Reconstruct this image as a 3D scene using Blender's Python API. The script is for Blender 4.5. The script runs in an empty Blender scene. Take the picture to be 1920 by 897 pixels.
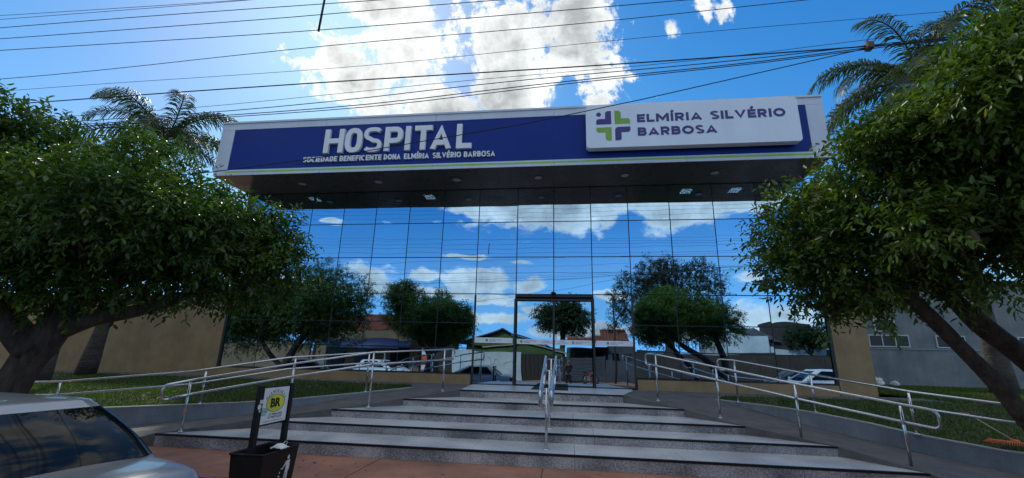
import bpy, bmesh, math, random
import numpy as np
from mathutils import Vector, Matrix, Quaternion
R = math.radians
random.seed(7)
S = bpy.context.scene
COL = S.collection

# ------------------------------------------------------------------ camera
cam_d = bpy.data.cameras.new('camera')
cam_d.sensor_width = 36.0
cam_d.lens = 15.39
cam_d.clip_start = 0.02
cam_d.clip_end = 3000
cam = bpy.data.objects.new('camera', cam_d)
COL.objects.link(cam)
cr, cu_, cf = Vector((0.992029, 0.12371, 0.023973)), Vector((0.009264, -0.261329, 0.965205)), Vector((-0.125671, 0.957289, 0.260392))
mw = Matrix((cr, cu_, -cf)).transposed().to_4x4()
mw.translation = Vector((0, -13.4, 1.6))
cam.matrix_world = mw
S.camera = cam

# ------------------------------------------------------------------ exposure
S.view_settings.view_transform = 'Standard'
S.view_settings.look = 'None'
S.view_settings.exposure = 0.50
S.view_settings.gamma = 1.0
S.view_settings.use_curve_mapping = False

# ------------------------------------------------------------------ sun
SUN_AZ, SUN_EL = -32.5, 39.5          # azimuth from +y towards +x
sun_d = bpy.data.lights.new('sun', 'SUN')
sun_d.energy = 1.8
sun_d.angle = R(4)
sun_d.color = (1.0, 0.93, 0.82)
sun = bpy.data.objects.new('sun', sun_d)
COL.objects.link(sun)
sdir = Vector((math.sin(R(SUN_AZ)) * math.cos(R(SUN_EL)), math.cos(R(SUN_AZ)) * math.cos(R(SUN_EL)), math.sin(R(SUN_EL))))
sun.rotation_euler = sdir.to_track_quat('Z', 'Y').to_euler()

# ------------------------------------------------------------------ sky with clouds
world = bpy.data.worlds.new('World')
S.world = world
world.use_nodes = True
NT = world.node_tree
NT.nodes.clear()
def nd(nt, t, **k):
    n = nt.nodes.new(t)
    for a, b in k.items():
        setattr(n, a, b)
    return n
def mth(nt, op, a, b=None, c=None, clamp=False):
    n = nt.nodes.new('ShaderNodeMath'); n.operation = op; n.use_clamp = clamp
    for i, v in enumerate((a, b, c)):
        if v is None: continue
        if isinstance(v, (int, float)): n.inputs[i].default_value = v
        else: nt.links.new(v, n.inputs[i])
    return n.outputs[0]
def build_sky():
    nt = NT
    L = nt.links.new
    tc = nd(nt, 'ShaderNodeTexCoord')
    sky = nd(nt, 'ShaderNodeTexSky', sky_type='NISHITA')
    sky.sun_disc = False
    sky.sun_elevation = R(SUN_EL)
    sky.sun_rotation = R(SUN_AZ)
    sky.altitude = 1800
    sky.air_density = 0.85; sky.dust_density = 0.5; sky.ozone_density = 3.2
    # deepen the blue of the clear sky
    sc_ = nd(nt, 'ShaderNodeSeparateColor'); L(sky.outputs[0], sc_.inputs[0])
    r_ = mth(nt, 'MULTIPLY', sc_.outputs[0], .1); g_ = mth(nt, 'MULTIPLY', sc_.outputs[1], .1); b_ = mth(nt, 'MULTIPLY', sc_.outputs[2], .1)
    r_ = mth(nt, 'MINIMUM', mth(nt, 'MULTIPLY', mth(nt, 'POWER', r_, 2.3), 8.0), r_)
    g_ = mth(nt, 'MULTIPLY', mth(nt, 'POWER', g_, 1.05), 1.32)
    b_ = mth(nt, 'MULTIPLY', mth(nt, 'POWER', b_, .62), 1.03)
    g_ = mth(nt, 'MINIMUM', g_, mth(nt, 'MULTIPLY', b_, .60)); r_ = mth(nt, 'MINIMUM', r_, mth(nt, 'MULTIPLY', b_, .24))
    hs = nd(nt, 'ShaderNodeCombineColor')
    for i_, q_ in enumerate((r_, g_, b_)): L(mth(nt, 'MULTIPLY', q_, 10.0), hs.inputs[i_])
    sep = nd(nt, 'ShaderNodeSeparateXYZ'); L(tc.outputs['Generated'], sep.inputs[0])
    x, y, z = sep.outputs
    el = mth(nt, 'MULTIPLY', mth(nt, 'ARCSINE', z), 180 / math.pi)
    def noise(scale, detail, rough, off=(0, 0, 0), dist=0.0, sc=(1, 1, 1)):
        mp = nd(nt, 'ShaderNodeMapping'); mp.inputs['Location'].default_value = off; mp.inputs['Scale'].default_value = sc
        L(tc.outputs['Generated'], mp.inputs[0])
        n = nd(nt, 'ShaderNodeTexNoise'); n.inputs['Scale'].default_value = scale; n.inputs['Detail'].default_value = detail
        n.inputs['Roughness'].default_value = rough; n.inputs['Distortion'].default_value = dist
        L(mp.outputs[0], n.inputs['Vector']); return n.outputs[0]
    def field(ysign, blobs):
        az = mth(nt, 'MULTIPLY', mth(nt, 'ARCTAN2', x, y if ysign > 0 else mth(nt, 'MULTIPLY', y, -1.0)), 180 / math.pi)
        cur = None
        for (a, e, ra, re, *st_) in blobs:
            da = mth(nt, 'DIVIDE', mth(nt, 'SUBTRACT', az, a), ra)
            de = mth(nt, 'DIVIDE', mth(nt, 'SUBTRACT', el, e), re)
            d = mth(nt, 'SQRT', mth(nt, 'ADD', mth(nt, 'MULTIPLY', da, da), mth(nt, 'MULTIPLY', de, de)))
            v = mth(nt, 'SUBTRACT', st_[0] if st_ else 1.0, d)
            cur = v if cur is None else mth(nt, 'SMOOTH_MAX', cur, v, 0.15)
        return cur
    FRONT = [(-27.5, 43.5, 8, 8), (-31.5, 32, 4.5, 4.2), (-25, 36, 8, 7), (-20, 31, 13, 5), (-11, 40, 9, 6), (-8, 33, 9, 6),
             (0, 40, 8, 8), (4.5, 36, 5.5, 6), (15.4, 39.0, 2.2, 2.4, .55), (19.8, 41.2, 2.2, 2.8, .55), (22.6, 39.3, 2.0, 1.8, .55), (16.6, 42.5, 2, 2, .55)]
    BACK = [(-9, 19.6, 9, 3.4), (0, 18.6, 9, 3.4), (7, 19.5, 7, 2.6), (14.5, 17.8, 9, 2.3), (22, 18.3, 6, 2.0), (-17, 21.5, 7, 2.2),
            (-24.8, 9.3, 3.6, 1.9), (-19.4, 9.5, 2.2, 1.1), (-12, 9.6, 5.2, 2.1), (-5.5, 8.8, 3, 1.5), (-21, 7.6, 7, 1.1), (-12, 7.4, 8, 1.0), (-13, 12.6, 3.4, .55), (-6.5, 11.9, 2, .4),
            (-9, 4.9, 5, 1.3), (-3, 5.9, 3.5, .8), (1, 3.6, 8, 1.1), (21, 9.3, 1.8, .9), (24.5, 5.0, 7, 1.8), (-31, 15.4, 1.8, .5), (5, 7.9, 3, .7), (-20, 3.5, 9, 1.6), (-35, 7, 8, 2), (12, 3.5, 8, 1.2), (-30, 3, 14, 1.2), (30, 3.2, 12, 1.2)]
    f1 = field(1, FRONT); f2 = field(-1, BACK)
    n_front = noise(9.5, 12, 0.68, (3.1, 0.4, 1.7), 0.25)
    n_back = noise(15.0, 8, 0.58, (1.3, 5.2, 0.3), 0.2, (1, 1, 1.9))
    dens1 = mth(nt, 'ADD', f1, mth(nt, 'MULTIPLY', mth(nt, 'SUBTRACT', n_front, 0.505), 4.6))
    dens2 = mth(nt, 'ADD', f2, mth(nt, 'MULTIPLY', mth(nt, 'SUBTRACT', n_back, 0.5), 2.2))
    isf = mth(nt, 'GREATER_THAN', y, 0.0)
    def mixf(a, b, f):
        return mth(nt, 'ADD', mth(nt, 'MULTIPLY', a, f), mth(nt, 'MULTIPLY', b, mth(nt, 'SUBTRACT', 1.0, f)))
    dens = mixf(dens1, dens2, isf)
    # unseen broken cloud added overhead, its cover raised to lift the ambient light
    n_top = noise(3.6, 9, 0.62, (0.7, 2.2, 6.1), 0.1)
    up_ = nd(nt, 'ShaderNodeMapRange', interpolation_type='SMOOTHSTEP'); L(el, up_.inputs[0])
    azf = mth(nt, 'MULTIPLY', mth(nt, 'ARCTAN2', x, y), 180 / math.pi)
    side_ = mth(nt, 'GREATER_THAN', mth(nt, 'ABSOLUTE', mth(nt, 'SUBTRACT', mth(nt, 'ABSOLUTE', azf), 100.0)), 30.0)
    up_.inputs[1].default_value = 0.0; up_.inputs[2].default_value = 9.0
    lim = mth(nt, 'ADD', mth(nt, 'MULTIPLY', isf, 24.0), 23.0)
    lim = mth(nt, 'MULTIPLY', lim, side_)
    L(mth(nt, 'SUBTRACT', mth(nt, 'SUBTRACT', el, lim), mth(nt, 'MULTIPLY', mth(nt, 'SUBTRACT', 1.0, side_), 6.0)), up_.inputs[0])
    dtop = mth(nt, 'MULTIPLY', mth(nt, 'ADD', mth(nt, 'MULTIPLY', mth(nt, 'SUBTRACT', n_top, 0.465), 6.0), .25), up_.outputs[0])
    dens = mth(nt, 'MAXIMUM', dens, dtop)
    # soft-edged cover
    mr = nd(nt, 'ShaderNodeMapRange', interpolation_type='SMOOTHSTEP'); L(dens, mr.inputs[0])
    mr.inputs[1].default_value = -0.02; mr.inputs[2].default_value = 0.42
    cover = mr.outputs[0]
    # thick parts of the clouds are grey, rims are bright
    shn = noise(10.0, 9, 0.6, (9.0, 2.0, 4.0), .3)
    th = mth(nt, 'ADD', dens, mth(nt, 'MULTIPLY', mth(nt, 'SUBTRACT', shn, 0.5), 5.0))
    mr2 = nd(nt, 'ShaderNodeMapRange', interpolation_type='LINEAR'); L(th, mr2.inputs[0])
    mr2.inputs[1].default_value = -0.3; mr2.inputs[2].default_value = 1.8
    cc = nd(nt, 'ShaderNodeMix', data_type='RGBA'); L(mr2.outputs[0], cc.inputs[0])
    cc.inputs[6].default_value = (8.6, 8.8, 8.8, 1); cc.inputs[7].default_value = (3.3, 3.6, 3.7, 1)
    mx = nd(nt, 'ShaderNodeMix', data_type='RGBA'); L(cover, mx.inputs[0]); L(hs.outputs[0], mx.inputs[6]); L(cc.outputs[2], mx.inputs[7])
    # the air glows round the sun
    dp = nd(nt, 'ShaderNodeVectorMath', operation='DOT_PRODUCT'); L(tc.outputs['Generated'], dp.inputs[0]); dp.inputs[1].default_value = sdir[:]
    an = mth(nt, 'MULTIPLY', mth(nt, 'ARCCOSINE', mth(nt, 'MINIMUM', dp.outputs['Value'], .99999)), 180 / math.pi)
    gl = mth(nt, 'EXPONENT', mth(nt, 'MULTIPLY', mth(nt, 'POWER', mth(nt, 'DIVIDE', an, 17.0), 2.0), -1.0))
    gm = nd(nt, 'ShaderNodeMix', data_type='RGBA', blend_type='ADD'); gm.inputs[0].default_value = 1.0
    gc = nd(nt, 'ShaderNodeCombineColor')
    gl = mth(nt, 'MULTIPLY', gl, mth(nt, 'SUBTRACT', 1.0, mth(nt, 'MULTIPLY', cover, .85)))
    for i_, k_ in enumerate((2.6, 2.1, 1.1)): L(mth(nt, 'MULTIPLY', gl, k_), gc.inputs[i_])
    L(mx.outputs[2], gm.inputs[6]); L(gc.outputs[0], gm.inputs[7]); mx = gm
    bg = nd(nt, 'ShaderNodeBackground'); bg.inputs[1].default_value = 0.1
    L(mx.outputs[2], bg.inputs[0])
    out = nd(nt, 'ShaderNodeOutputWorld'); L(bg.outputs[0], out.inputs[0])
build_sky()

# ------------------------------------------------------------------ materials
def princ(name):
    m = bpy.data.materials.new(name); m.use_nodes = True
    nt = m.node_tree; b = nt.nodes['Principled BSDF']
    return m, nt, b
def mat(name, c1, c2=None, scale=6.0, rough=0.7, bump=0.0, bscale=40.0, metal=0.0, detail=5, coat=0.0, rvar=0.0, emit=None, estr=0.0, spec=None, lo=0.35, hi=0.65, stretch=None, bdist=.02, streak=0.0):
    m, nt, b = princ(name); L = nt.links.new
    b.inputs['Roughness'].default_value = rough; b.inputs['Metallic'].default_value = metal
    if spec is not None: b.inputs['Specular IOR Level'].default_value = spec
    if coat: b.inputs['Coat Weight'].default_value = coat; b.inputs['Coat Roughness'].default_value = 0.06
    tc = nd(nt, 'ShaderNodeTexCoord'); mp = nd(nt, 'ShaderNodeMapping'); L(tc.outputs['Object'], mp.inputs[0])
    if stretch: mp.inputs['Scale'].default_value = stretch
    if c2 is None: c2 = tuple(v * 0.82 for v in c1)
    n = nd(nt, 'ShaderNodeTexNoise'); n.inputs['Scale'].default_value = scale; n.inputs['Detail'].default_value = detail; n.inputs['Roughness'].default_value = 0.6
    L(mp.outputs[0], n.inputs['Vector'])
    r = nd(nt, 'ShaderNodeMapRange'); L(n.outputs[0], r.inputs[0]); r.inputs[1].default_value = lo; r.inputs[2].default_value = hi
    mx = nd(nt, 'ShaderNodeMix', data_type='RGBA'); L(r.outputs[0], mx.inputs[0])
    mx.inputs[6].default_value = (*c1, 1); mx.inputs[7].default_value = (*c2, 1)
    col = mx.outputs[2]
    if streak:
        mp3 = nd(nt, 'ShaderNodeMapping'); L(tc.outputs['Object'], mp3.inputs[0]); mp3.inputs['Scale'].default_value = (1.6, 1.6, .35)
        n3 = nd(nt, 'ShaderNodeTexNoise'); n3.inputs['Scale'].default_value = 1.0; n3.inputs['Detail'].default_value = 9; n3.inputs['Roughness'].default_value = .7; L(mp3.outputs[0], n3.inputs['Vector'])
        r3 = nd(nt, 'ShaderNodeMapRange'); L(n3.outputs[0], r3.inputs[0]); r3.inputs[1].default_value = .42; r3.inputs[2].default_value = .80; r3.inputs[3].default_value = 1.0; r3.inputs[4].default_value = 1 - streak
        m3 = nd(nt, 'ShaderNodeMix', data_type='RGBA', blend_type='MULTIPLY'); m3.inputs[0].default_value = 1; L(col, m3.inputs[6]); L(r3.outputs[0], m3.inputs[7]); col = m3.outputs[2]
    L(col, b.inputs['Base Color'])
    if rvar:
        rr = nd(nt, 'ShaderNodeMapRange'); L(n.outputs[0], rr.inputs[0]); rr.inputs[1].default_value = lo; rr.inputs[2].default_value = hi
        rr.inputs[3].default_value = max(0.02, rough - rvar); rr.inputs[4].default_value = rough + rvar; L(rr.outputs[0], b.inputs['Roughness'])
    if bump:
        n2 = nd(nt, 'ShaderNodeTexNoise'); n2.inputs['Scale'].default_value = bscale; n2.inputs['Detail'].default_value = 4
        L(mp.outputs[0], n2.inputs['Vector'])
        bp = nd(nt, 'ShaderNodeBump'); bp.inputs['Strength'].default_value = bump; bp.inputs['Distance'].default_value = bdist
        L(n2.outputs[0], bp.inputs['Height']); L(bp.outputs[0], b.inputs['Normal'])
    if emit: b.inputs['Emission Color'].default_value = (*emit, 1); b.inputs['Emission Strength'].default_value = estr
    return m
def granite_mat(name, dark, mid, light, rough):
    m, nt, b = princ(name); L = nt.links.new
    tc = nd(nt, 'ShaderNodeTexCoord')
    v = nd(nt, 'ShaderNodeTexNoise'); v.inputs['Scale'].default_value = 42; v.inputs['Detail'].default_value = 3; v.inputs['Roughness'].default_value = .75
    L(tc.outputs['Object'], v.inputs['Vector'])
    big = nd(nt, 'ShaderNodeTexNoise'); big.inputs['Scale'].default_value = 1.6; big.inputs['Detail'].default_value = 5; L(tc.outputs['Object'], big.inputs['Vector'])
    a = mth(nt, 'ADD', v.outputs[0], mth(nt, 'MULTIPLY', mth(nt, 'SUBTRACT', big.outputs[0], .5), .85))
    r = nd(nt, 'ShaderNodeValToRGB'); L(a, r.inputs[0])
    e = r.color_ramp.elements; e[0].position = .34; e[0].color = (*dark, 1); e[1].position = .66; e[1].color = (*light, 1)
    x = e.new(.5); x.color = (*mid, 1)
    L(r.outputs[0], b.inputs['Base Color'])
    rr = nd(nt, 'ShaderNodeMapRange'); L(big.outputs[0], rr.inputs[0]); rr.inputs[1].default_value = .3; rr.inputs[2].default_value = .7
    rr.inputs[3].default_value = rough * .75; rr.inputs[4].default_value = rough * 1.35; L(rr.outputs[0], b.inputs['Roughness'])
    return m
def glass_facade(name, refl=(0.38, 0.56, 0.74), trans=(0.10, 0.12, 0.13)):
    m = bpy.data.materials.new(name); m.use_nodes = True; nt = m.node_tree; nt.nodes.clear(); L = nt.links.new
    g = nd(nt, 'ShaderNodeBsdfGlossy'); g.inputs['Roughness'].default_value = 0.0; g.inputs['Color'].default_value = (*refl, 1)
    oi = nd(nt, 'ShaderNodeObjectInfo'); vr = nd(nt, 'ShaderNodeMapRange'); L(oi.outputs['Random'], vr.inputs[0]); vr.inputs[3].default_value = .90; vr.inputs[4].default_value = 1.04
    tm = nd(nt, 'ShaderNodeMix', data_type='RGBA', blend_type='MULTIPLY'); tm.inputs[0].default_value = 1; tm.inputs[6].default_value = (*refl, 1); L(vr.outputs[0], tm.inputs[7]); L(tm.outputs[2], g.inputs['Color'])
    t = nd(nt, 'ShaderNodeBsdfTransparent'); t.inputs['Color'].default_value = (*trans, 1)
    a = nd(nt, 'ShaderNodeAddShader'); L(g.outputs[0], a.inputs[0]); L(t.outputs[0], a.inputs[1])
    tc = nd(nt, 'ShaderNodeTexCoord'); n = nd(nt, 'ShaderNodeTexNoise'); n.inputs['Scale'].default_value = 0.9; n.inputs['Detail'].default_value = 1
    L(tc.outputs['Object'], n.inputs['Vector'])
    bp = nd(nt, 'ShaderNodeBump'); bp.inputs['Strength'].default_value = 0.16; bp.inputs['Distance'].default_value = 0.02
    L(n.outputs[0], bp.inputs['Height']); L(bp.outputs[0], g.inputs['Normal'])
    o = nd(nt, 'ShaderNodeOutputMaterial'); L(a.outputs[0], o.inputs[0])
    return m
def leaf_mat(name, ca, cb, cy, rough=0.42, trans=0.3):
    m = bpy.data.materials.new(name); m.use_nodes = True; nt = m.node_tree; L = nt.links.new
    b = nt.nodes['Principled BSDF']; o = nt.nodes['Material Output']
    at = nd(nt, 'ShaderNodeAttribute', attribute_name='tint')
    r = nd(nt, 'ShaderNodeValToRGB'); L(at.outputs['Fac'], r.inputs[0])
    e = r.color_ramp.elements; e[0].position = 0; e[0].color = (*ca, 1); e[1].position = .96; e[1].color = (*cb, 1)
    x = e.new(1.0); x.color = (*cy, 1)
    L(r.outputs[0], b.inputs['Base Color']); b.inputs['Roughness'].default_value = rough
    b.inputs['Specular IOR Level'].default_value = 0.45
    t = nd(nt, 'ShaderNodeBsdfTranslucent')
    gm = nd(nt, 'ShaderNodeMix', data_type='RGBA', blend_type='MULTIPLY'); gm.inputs[0].default_value = 1; L(r.outputs[0], gm.inputs[6]); gm.inputs[7].default_value = (1.5, 1.6, 0.5, 1)
    L(gm.outputs[2], t.inputs[0])
    mx = nd(nt, 'ShaderNodeMixShader'); mx.inputs[0].default_value = trans; L(b.outputs[0], mx.inputs[1]); L(t.outputs[0], mx.inputs[2]); L(mx.outputs[0], o.inputs[0])
    return m
def corrugated(name, c, scale=30, axis='X'):
    m, nt, b = princ(name); L = nt.links.new
    b.inputs['Base Color'].default_value = (*c, 1); b.inputs['Roughness'].default_value = .6
    tc = nd(nt, 'ShaderNodeTexCoord'); w = nd(nt, 'ShaderNodeTexWave', bands_direction=axis); w.inputs['Scale'].default_value = scale; L(tc.outputs['Object'], w.inputs['Vector'])
    bp = nd(nt, 'ShaderNodeBump'); bp.inputs['Strength'].default_value = .6; bp.inputs['Distance'].default_value = .03; L(w.outputs[1], bp.inputs['Height']); L(bp.outputs[0], b.inputs['Normal'])
    return m

M = {}
M['fascia'] = mat('fascia_panel', (.62, .68, .76), (.58, .64, .72), 1.2, .42, .03, 3, streak=.12)
M['blue'] = mat('blue_panel', (.004, .032, .23), (.003, .028, .21), .8, .38, spec=.2)
M['green'] = mat('green_stripe', (.30, .62, .05), None, 3, .45)
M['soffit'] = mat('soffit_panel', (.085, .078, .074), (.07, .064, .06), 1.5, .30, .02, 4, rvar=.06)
M['letter'] = mat('white_letter', (.82, .84, .84), (.76, .78, .79), 2, .4)
M['board'] = mat('white_board', (.76, .84, .93), (.73, .81, .91), 1.5, .35, streak=.08)
M['logo_blue'] = mat('logo_violet', (.050, .035, .22), None, 3, .45)
M['logo_green'] = mat('logo_green', (.24, .46, .05), None, 3, .45)
M['black'] = mat('black_metal', (.008, .008, .009), (.013, .013, .014), 8, .5, .05, 60, spec=.3)
M['rubber'] = mat('black_rubber', (.02, .02, .02), None, 8, .8, .1, 60)
M['frame'] = mat('dark_frame', (.022, .025, .032), None, 3, .4)
M['joint'] = mat('joint_sealant', (.035, .04, .05), None, 3, .6)
M['glass'] = glass_facade('mirror_glass')
M['doorglass'] = glass_facade('door_glass', (.37, .52, .66), (.10, .11, .12))
M['ochre'] = mat('ochre_plaster', (.38, .275, .15), (.30, .215, .115), 2.2, .9, .5, 70, streak=.32)
M['ochre2'] = mat('ochre_plaster_far', (.22, .15, .075), (.16, .11, .06), 1.1, .9, .3, 30)
M['greyplaster'] = mat('grey_plaster', (.27, .30, .31), (.18, .205, .21), 1.1, .9, .5, 50, streak=.35)
M['curb'] = mat('grey_blue_paint', (.26, .295, .35), (.18, .21, .255), 2.2, .8, .4, 40, stretch=(1, 1, .5), detail=9, streak=.4)
M['curbtop'] = mat('pale_cement', (.36, .37, .36), (.27, .28, .28), 7, .85, .3, 40)
M['ramp'] = mat('ramp_cement', (.14, .132, .133), (.088, .083, .086), 3.0, .75, .35, 90, detail=8)
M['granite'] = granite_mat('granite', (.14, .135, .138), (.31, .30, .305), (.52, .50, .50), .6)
M['granite_top_skylit'] = granite_mat('granite_tread_skylit', (.36, .37, .39), (.48, .49, .51), (.60, .61, .63), .38)  # the risers' granite made paler and bluer, sky light put into the colour
M['steel'] = mat('brushed_steel', (.62, .63, .65), (.50, .51, .53), 30, .20, metal=1.0, rvar=.07)
M['terracotta'] = mat('terracotta_paving', (.41, .19, .125), (.21, .105, .075), 1.1, .85, .6, 60, detail=12, lo=.38, hi=.68)
M['asphalt'] = mat('asphalt', (.075, .072, .070), (.045, .044, .043), 4, .9, .6, 120, detail=8)
M['earth'] = mat('red_earth', (.20, .10, .06), (.13, .07, .045), .5, .95, .4, 20)
M['soil'] = mat('lawn_soil', (.035, .055, .018), (.11, .085, .045), 2.2, .95, .4, 30)
M['grass'] = leaf_mat('grass_blade', (.018, .060, .010), (.065, .13, .020), (.16, .15, .05), .6, .35)
M['bark'] = mat('bark', (.075, .058, .045), (.028, .021, .017), 9, .95, 1.0, 16, stretch=(1, 1, .35), bdist=.08, detail=9)
M['palmbark'] = mat('palm_bark', (.10, .09, .08), (.055, .05, .045), 5, .95, 1.0, 14, stretch=(.4, .4, 2.2), bdist=.06)
M['leaf'] = leaf_mat('leaf', (.022, .060, .012), (.085, .165, .026), (.26, .23, .03))
M['leaf2'] = leaf_mat('leaf_bright', (.028, .070, .012), (.12, .20, .028), (.28, .24, .03))
M['leafdark'] = leaf_mat('leaf_far', (.012, .030, .010), (.040, .070, .020), (.07, .08, .03), .6, .25)
M['leafbrown'] = leaf_mat('leaf_sparse', (.022, .032, .014), (.060, .070, .030), (.10, .08, .04), .6, .25)
M['dryleaf'] = leaf_mat('dry_leaf', (.10, .055, .02), (.30, .20, .07), (.35, .3, .1), .7, .1)
M['palmleaf'] = leaf_mat('palm_leaf', (.020, .038, .016), (.055, .085, .030), (.12, .10, .05), .45, .3)
M['carpaint'] = mat('silver_paint', (.40, .415, .435), (.38, .395, .415), 60, .36, metal=.6, coat=.5)
M['carwhite'] = mat('white_paint', (.72, .73, .74), None, 3, .3, coat=.8)
M['cardark'] = mat('dark_paint', (.03, .033, .038), None, 3, .25, coat=.8)
M['carglass'] = mat('car_window', (.006, .007, .008), None, 3, .04, spec=.22)
M['tyre'] = mat('tyre', (.018, .018, .018), None, 9, .85)
M['rim'] = mat('wheel_rim', (.4, .41, .42), None, 9, .35, metal=.8)
M['redlamp'] = mat('red_lamp', (.28, .01, .012), None, 3, .15, coat=.8)
M['whitelamp'] = mat('clear_lamp', (.6, .62, .65), None, 3, .12, coat=.8)
M['white'] = mat('white_plain', (.75, .76, .78), None, 3, .6)
M['bandwhite'] = mat('band_vinyl', (.86, .90, .96), (.84, .88, .95), 4, .4)
M['poster'] = mat('poster_paper', (.80, .82, .83), (.74, .77, .78), 5, .55)
M['yellow'] = mat('poster_yellow', (.74, .76, .05), None, 5, .55)
M['teal'] = mat('sticker_green', (.30, .52, .50), None, 5, .6)
M['orange'] = mat('orange_plastic', (.72, .13, .03), None, 5, .5)
M['skin'] = mat('skin', (.26, .14, .09), None, 9, .6)
M['shirt'] = mat('black_cloth', (.014, .014, .017), (.022, .022, .025), 12, .9)
M['trouser'] = mat('dark_trousers', (.012, .013, .018), None, 12, .9)
M['hair'] = mat('grey_cap_cloth', (.42, .42, .43), None, 14, .9)
M['phone'] = mat('phone_body', (.05, .05, .055), None, 5, .2)
M['greenwall'] = mat('green_plaster', (.09, .14, .035), (.065, .105, .028), 1.5, .9, .3, 20)
M['whitewall'] = mat('white_plaster', (.60, .63, .60), (.44, .47, .45), 1.1, .9, .3, 20)
M['greywall'] = mat('rough_render', (.085, .088, .095), (.055, .058, .065), 1.2, .95, .4, 20)
M['brownwall'] = mat('raw_block_wall', (.062, .048, .035), (.04, .031, .024), 1.0, .95, .5, 18)
M['tile'] = mat('clay_tile', (.30, .085, .05), (.16, .06, .045), 3, .85, .3, 20)
M['brickred'] = mat('red_parapet', (.26, .06, .035), (.18, .045, .03), 1.4, .9, .3, 20)
M['gatebrown'] = corrugated('brown_gate_sheet', (.055, .042, .032), 14)
M['gategrey'] = mat('grey_slat', (.08, .085, .09), None, 3, .6)
M['awning'] = mat('blue_awning', (.007, .018, .08), None, 2, .6)
M['wood'] = mat('pale_fascia_board', (.42, .33, .22), None, 5, .8)
M['rooffar'] = mat('grey_roof_sheet', (.10, .10, .105), (.07, .07, .07), 3, .8)
M['signred'] = mat('red_stripe', (.45, .05, .03), None, 2, .7)
M['window'] = mat('dark_window', (.008, .010, .013), None, 3, .12, spec=.3)
M['winframe'] = mat('white_window_frame', (.60, .62, .63), None, 4, .5)
M['cable'] = mat('cable_sheath', (.012, .012, .014), None, 4, .6)
M['pole'] = mat('concrete_pole', (.24, .235, .22), (.17, .165, .16), 3, .9, .4, 30)
M['ceil'] = mat('ceiling_board', (.10, .10, .10), None, 3, .9)
M['inner'] = mat('inner_wall', (.06, .062, .065), None, 3, .9)
M['panelglow'] = mat('ceiling_panel_glow', (.8, .8, .8), None, 3, .5, emit=(.80, .95, 1.0), estr=5.0)
M['downglass'] = mat('downlight_glass', (.5, .5, .5), None, 3, .35)
M['mat'] = mat('door_mat', (.018, .018, .02), None, 30, .95, .6, 120)
M['nest'] = mat('dried_nest', (.22, .14, .10), (.10, .065, .05), 20, .95, .8, 60)
M['yleaf'] = mat('yellow_leaf', (.50, .33, .02), None, 9, .6)

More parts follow.
